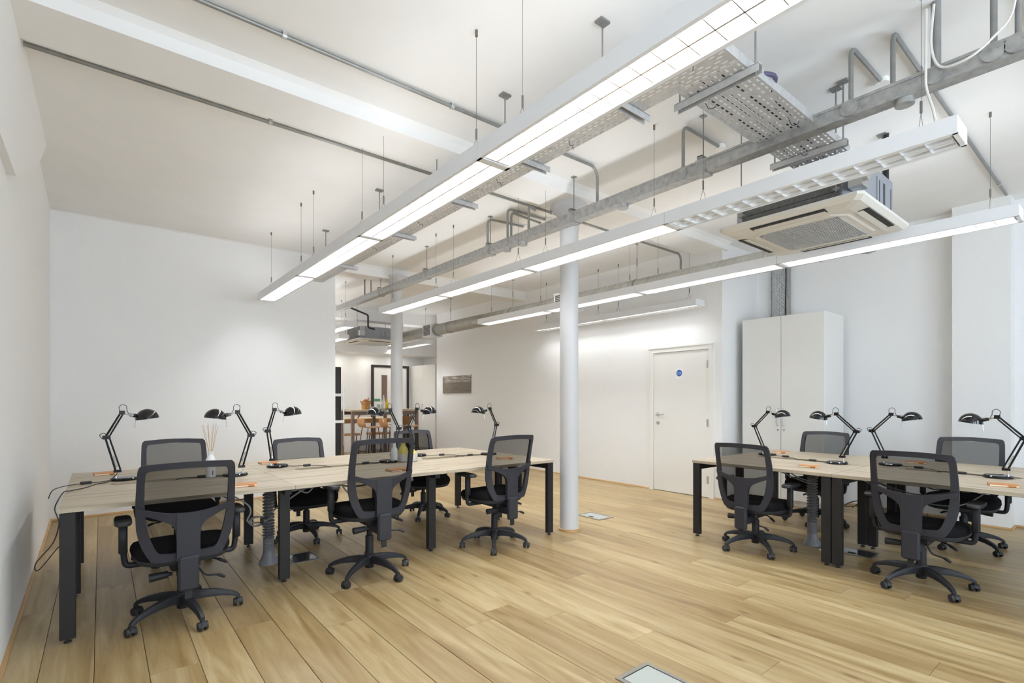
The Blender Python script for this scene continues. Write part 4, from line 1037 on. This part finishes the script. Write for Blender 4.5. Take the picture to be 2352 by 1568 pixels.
# ================================================================== KITCHEN BEYOND THE OPENING
# black tall unit with bar handle behind the wall end
t = thing('black_door', 'tall black panel with a long chrome bar handle at the opening edge', 'door', (2.62, 7.62, 0))
MB().cbox(0, .20, 0, .05, .01, 1.80, .004).build('door_leaf', M['black'], t)
q = MB(); q.cyl((.225, -.035, .62), (.225, -.035, 1.50), .010, n=12); q.build('bar_handle', M['chrome'], t, True)
for z in (.98, 1.38):
    q = MB(); q.cbox(.08, .235, -.045, .0, z - .02, z + .02, .006); q.build('handle_bracket', M['white_cer'], t)
# far door with a black frame
d = bpy.data.objects.new('door_2', None); C.objects.link(d); struct(d)
q = MB()
for a in ((5.44, 5.50, 0, 2.22), (6.44, 6.50, 0, 2.22)): q.box(a[0], a[1], 12.54, 12.62, a[2], a[3])
q.box(5.50, 6.44, 12.54, 12.62, 2.16, 2.22); q.build('frame', M['cafe_black'], d)
MB().box(5.50, 6.44, 12.565, 12.62, .01, 2.16).build('door_leaf', M['gloss_white'], d)
MB().box(5.72, 5.87, 12.55, 12.566, 1.0, 1.96).build('vision_panel', M['brown_steel'], d)
MB().box(5.52, 5.68, 12.557, 12.566, 1.27, 1.34).build('green_sign', M['green'], d)
# vents on the far bulkhead
q = thing('wall_vent', 'dark vent grille on the far kitchen bulkhead', 'vent', (3.75, 11.885, 2.55))
MB().box(-.20, .20, -.01, .01, -.09, .09).build('vent_frame', M['lum'], q); MB().box(-.17, .17, -.014, -.0095, -.065, .065).build('vent_back', M['dark'], q)
for i in range(5): MB().box(-.17, .17, -.02, -.0145, -.06 + i * .026, -.05 + i * .026).build('vent_slat', M['acfoam'], q)
q = MB(); q.cyl((2.6, 10.6, 2.46), (4.0, 11.3, 2.46), .085, n=16)
tag(q.build('flexible_duct', M['duct'], None, True), 'pale far duct stub below the kitchen cassette', 'duct')

# bar table
bt = thing('bar_table', 'high grey oak bar table on brown steel legs in the kitchen', 'table', (4.12, 10.55, 0))
MB().box(0, 1.62, 0, .7, 1.06, 1.10).build('table_top', M['desk'], bt)
for x_ in (.02, .76, 1.54):
    for y_ in (.02, .62): MB().box(x_, x_ + .06, y_, y_ + .06, 0, 1.06).build('leg', M['brown_steel'], bt)
MB().box(.08, 1.54, .03, .07, .98, 1.06).build('rail', M['brown_steel'], bt); MB().box(.08, 1.54, .63, .67, .98, 1.06).build('rail', M['brown_steel'], bt)
for a, b in ((.08, .22), (1.54, 1.40)):
    MB().tube([(a, .05, .80), (b, .05, 1.0)], .015, 6).build('brace', M['brown_steel'], bt)
# recessed downlights added in the far bulkhead to brighten the kitchen wall
M['lens'] = emit('lit downlight lens', (1.0, 0.96, 0.88, 1), 8.0)
for k_, xd in enumerate((2.9, 3.7, 4.5, 5.3, 6.1)):
    o = thing('added_downlight', ('added recessed lamp over the kitchen, leftmost under the far bulkhead', 'second added recessed lamp under the far kitchen bulkhead', 'middle added recessed lamp under the far kitchen bulkhead', 'added recessed lamp in front of the black framed door', 'added recessed lamp near the far kitchen cabinet')[k_], 'added_downlight', (xd, 12.25, 2.46))
    MB().lathe([(.045, 0), (.06, 0), (.062, -.004), (.045, -.006)], 20).build('trim_ring', M['lum'], o, True); MB().cyl((0, 0, -.001), (0, 0, -.003), .045, n=20).build('lens', M['lens'], o)
    l = area('added_downlight_beam', (0, 0, -.01), (0, 0, 0), .08, .08, 1.8, (1.0, .96, .88)); l.parent = o
# dining table behind it
dt2 = thing('dining_table', 'long wooden table with splayed legs beyond the bar table', 'table', (3.70, 11.45, 0))
MB().box(0, 2.3, 0, .55, .86, .885).build('table_top', M['pale_oak'], dt2)
MB().box(.05, 2.25, .03, .06, .77, .86).build('apron', M['orange_oak'], dt2)
for x_ in (.12, 2.1):
    for y_ in (.06, .45): MB().tube([(x_ + .08, y_, .80), (x_ - .05, y_, 0)], .028, 8, rs=[.034, .022]).build('leg', M['orange_oak'], dt2)
for k_, (x_, ln, lab) in enumerate(((3.62, 1.0, 'brown bench beside the wooden kitchen table, at the opening edge'), (4.85, 1.0, 'brown bench beside the wooden kitchen table, behind the middle bar leg'))):
    b = thing('wooden_bench', lab, 'bench', (x_, 11.27, 0))
    MB().cbox(0, ln, 0, .26, .50, .545, .01).build('seat', M['orange_oak'], b)
    for q_ in (.08, ln - .08):
        MB().tube([(q_, .04, .5), (q_ - .02, .02, 0)], .012, 6).build('leg', M['cafe_black'], b); MB().tube([(q_, .22, .5), (q_ - .02, .24, 0)], .012, 6).build('leg', M['cafe_black'], b)
def stool(x, y, rz, label):
    s = thing('bar_stool', label, 'stool', (x, y, 0), R(rz), 'bent plywood bar stools')
    prof = [(-.18, .755), (-.10, .742), (.02, .74), (.11, .745), (.155, .765), (.175, .81), (.185, .87), (.19, .93)]
    up = [[(px, yy, pz) for px, pz in prof] for yy in (-.18, .18)]
    mb = MB(); n = len(prof); th = .012
    ring = [(px, pz) for px, pz in prof] + [(px + th * .5, pz - th) if i < n - 3 else (px + th, pz - .004) for i, (px, pz) in reversed(list(enumerate(prof)))]
    mb.rings([[(a, -.19, b) for a, b in ring], [(a, .19, b) for a, b in ring]]); mb.build('shell', M['orange_oak'], s)
    for sy in (-.15, .15):
        MB().tube([(-.12, sy, .735), (-.2, sy * 1.35, 0)], .009, 6).build('leg', M['cafe_black'], s); MB().tube([(.10, sy, .735), (.2, sy * 1.35, 0)], .009, 6).build('leg', M['cafe_black'], s)
    MB().tube([(-.175, -.19, .25), (-.175, .19, .25)], .007, 6).build('foot_rail', M['cafe_black'], s)
    MB().tube([(.175, -.19, .25), (.175, .19, .25)], .007, 6).build('foot_rail', M['cafe_black'], s)
stool(4.36, 10.15, 180, 'bar stool with bent plywood shell at the left end of the bar table')
stool(4.75, 9.95, 180, 'second bar stool with bent plywood shell, nearest us at the bar table')
stool(5.3, 10.2, 160, 'bar stool mostly behind the kitchen column')
stool(5.35, 10.75, 20, 'bar stool tucked right of the kitchen column under the table end')
# things on the bar table
zt = 1.10
q = thing('paper_bag', 'open brown paper bag of bread on the bar table', 'bag', (4.52, 10.75, zt))
n_ = 14; rr_ = [[((.075 + .012 * math.sin(3 * a + k)) * math.cos(a) * (1 + .12 * k), (.06) * math.sin(a) * (1 + .12 * k), .045 * k + (.02 * math.sin(5 * a) if k == 4 else 0)) for a in [2 * pi * i / n_ for i in range(n_)]] for k in range(5)]
mb = MB(); mb.rings(rr_, cap=False); mb.f.append(tuple(reversed(range(n_)))); mb.build('bag', M['tan'], q)
MB().lathe([(.02, .12), (.06, .15), (.05, .2), (.01, .23)], 10).build('bread', M['red'], q, True)
MB().tube([(.03, 0, .16), (.07, 0, .25)], .018, 8).build('bread', M['tan'], q, True)
q = MB().box(-.16, .16, -.1, .1, 0, .012); tag(q.build('serving_tray', M['dark'], None, False, (4.86, 10.68, zt)), 'dark serving tray on the bar table', 'tray')
for k_, (x_, y_) in enumerate(((4.76, 10.64), (4.83, 10.63), (4.80, 10.72))):
    o = MB().lathe([(.028, 0), (.033, .1), (.030, .1), (.025, .006)], 14).build('glass', M['glass'], None, True, (x_, y_, zt + .012)); tag(o, ('left clear drinking glass on the dark tray', 'right clear drinking glass on the dark tray, beside the bottle', 'clear drinking glass at the back of the dark tray')[k_], 'glass', 'drinking glasses on the tray')
o = MB().lathe([(.038, 0), (.042, .01), (.042, .14), (.02, .22), (.014, .28), (.016, .31), (.012, .31), (.010, .28)], 16).build('bottle', M['glass'], None, True, (4.90, 10.66, zt + .012)); tag(o, 'tall clear glass bottle on the dark tray', 'bottle')
o = MB().lathe([(.034, 0), (.037, .01), (.037, .11), (.018, .17), (.014, .22), (.015, .235), (.005, .236)], 16).build('bottle', M['yellow'], None, True, (4.98, 10.66, zt + .012)); tag(o, 'yellow juice bottle beside the clear bottle', 'bottle')
o = MB().lathe([(.04, 0), (.09, .03), (.11, .06), (.10, .06), (.08, .035)], 20).build('bowl', M['white_cer'], None, True, (4.66, 10.85, zt)); tag(o, 'shallow white bowl behind the paper bag', 'bowl')
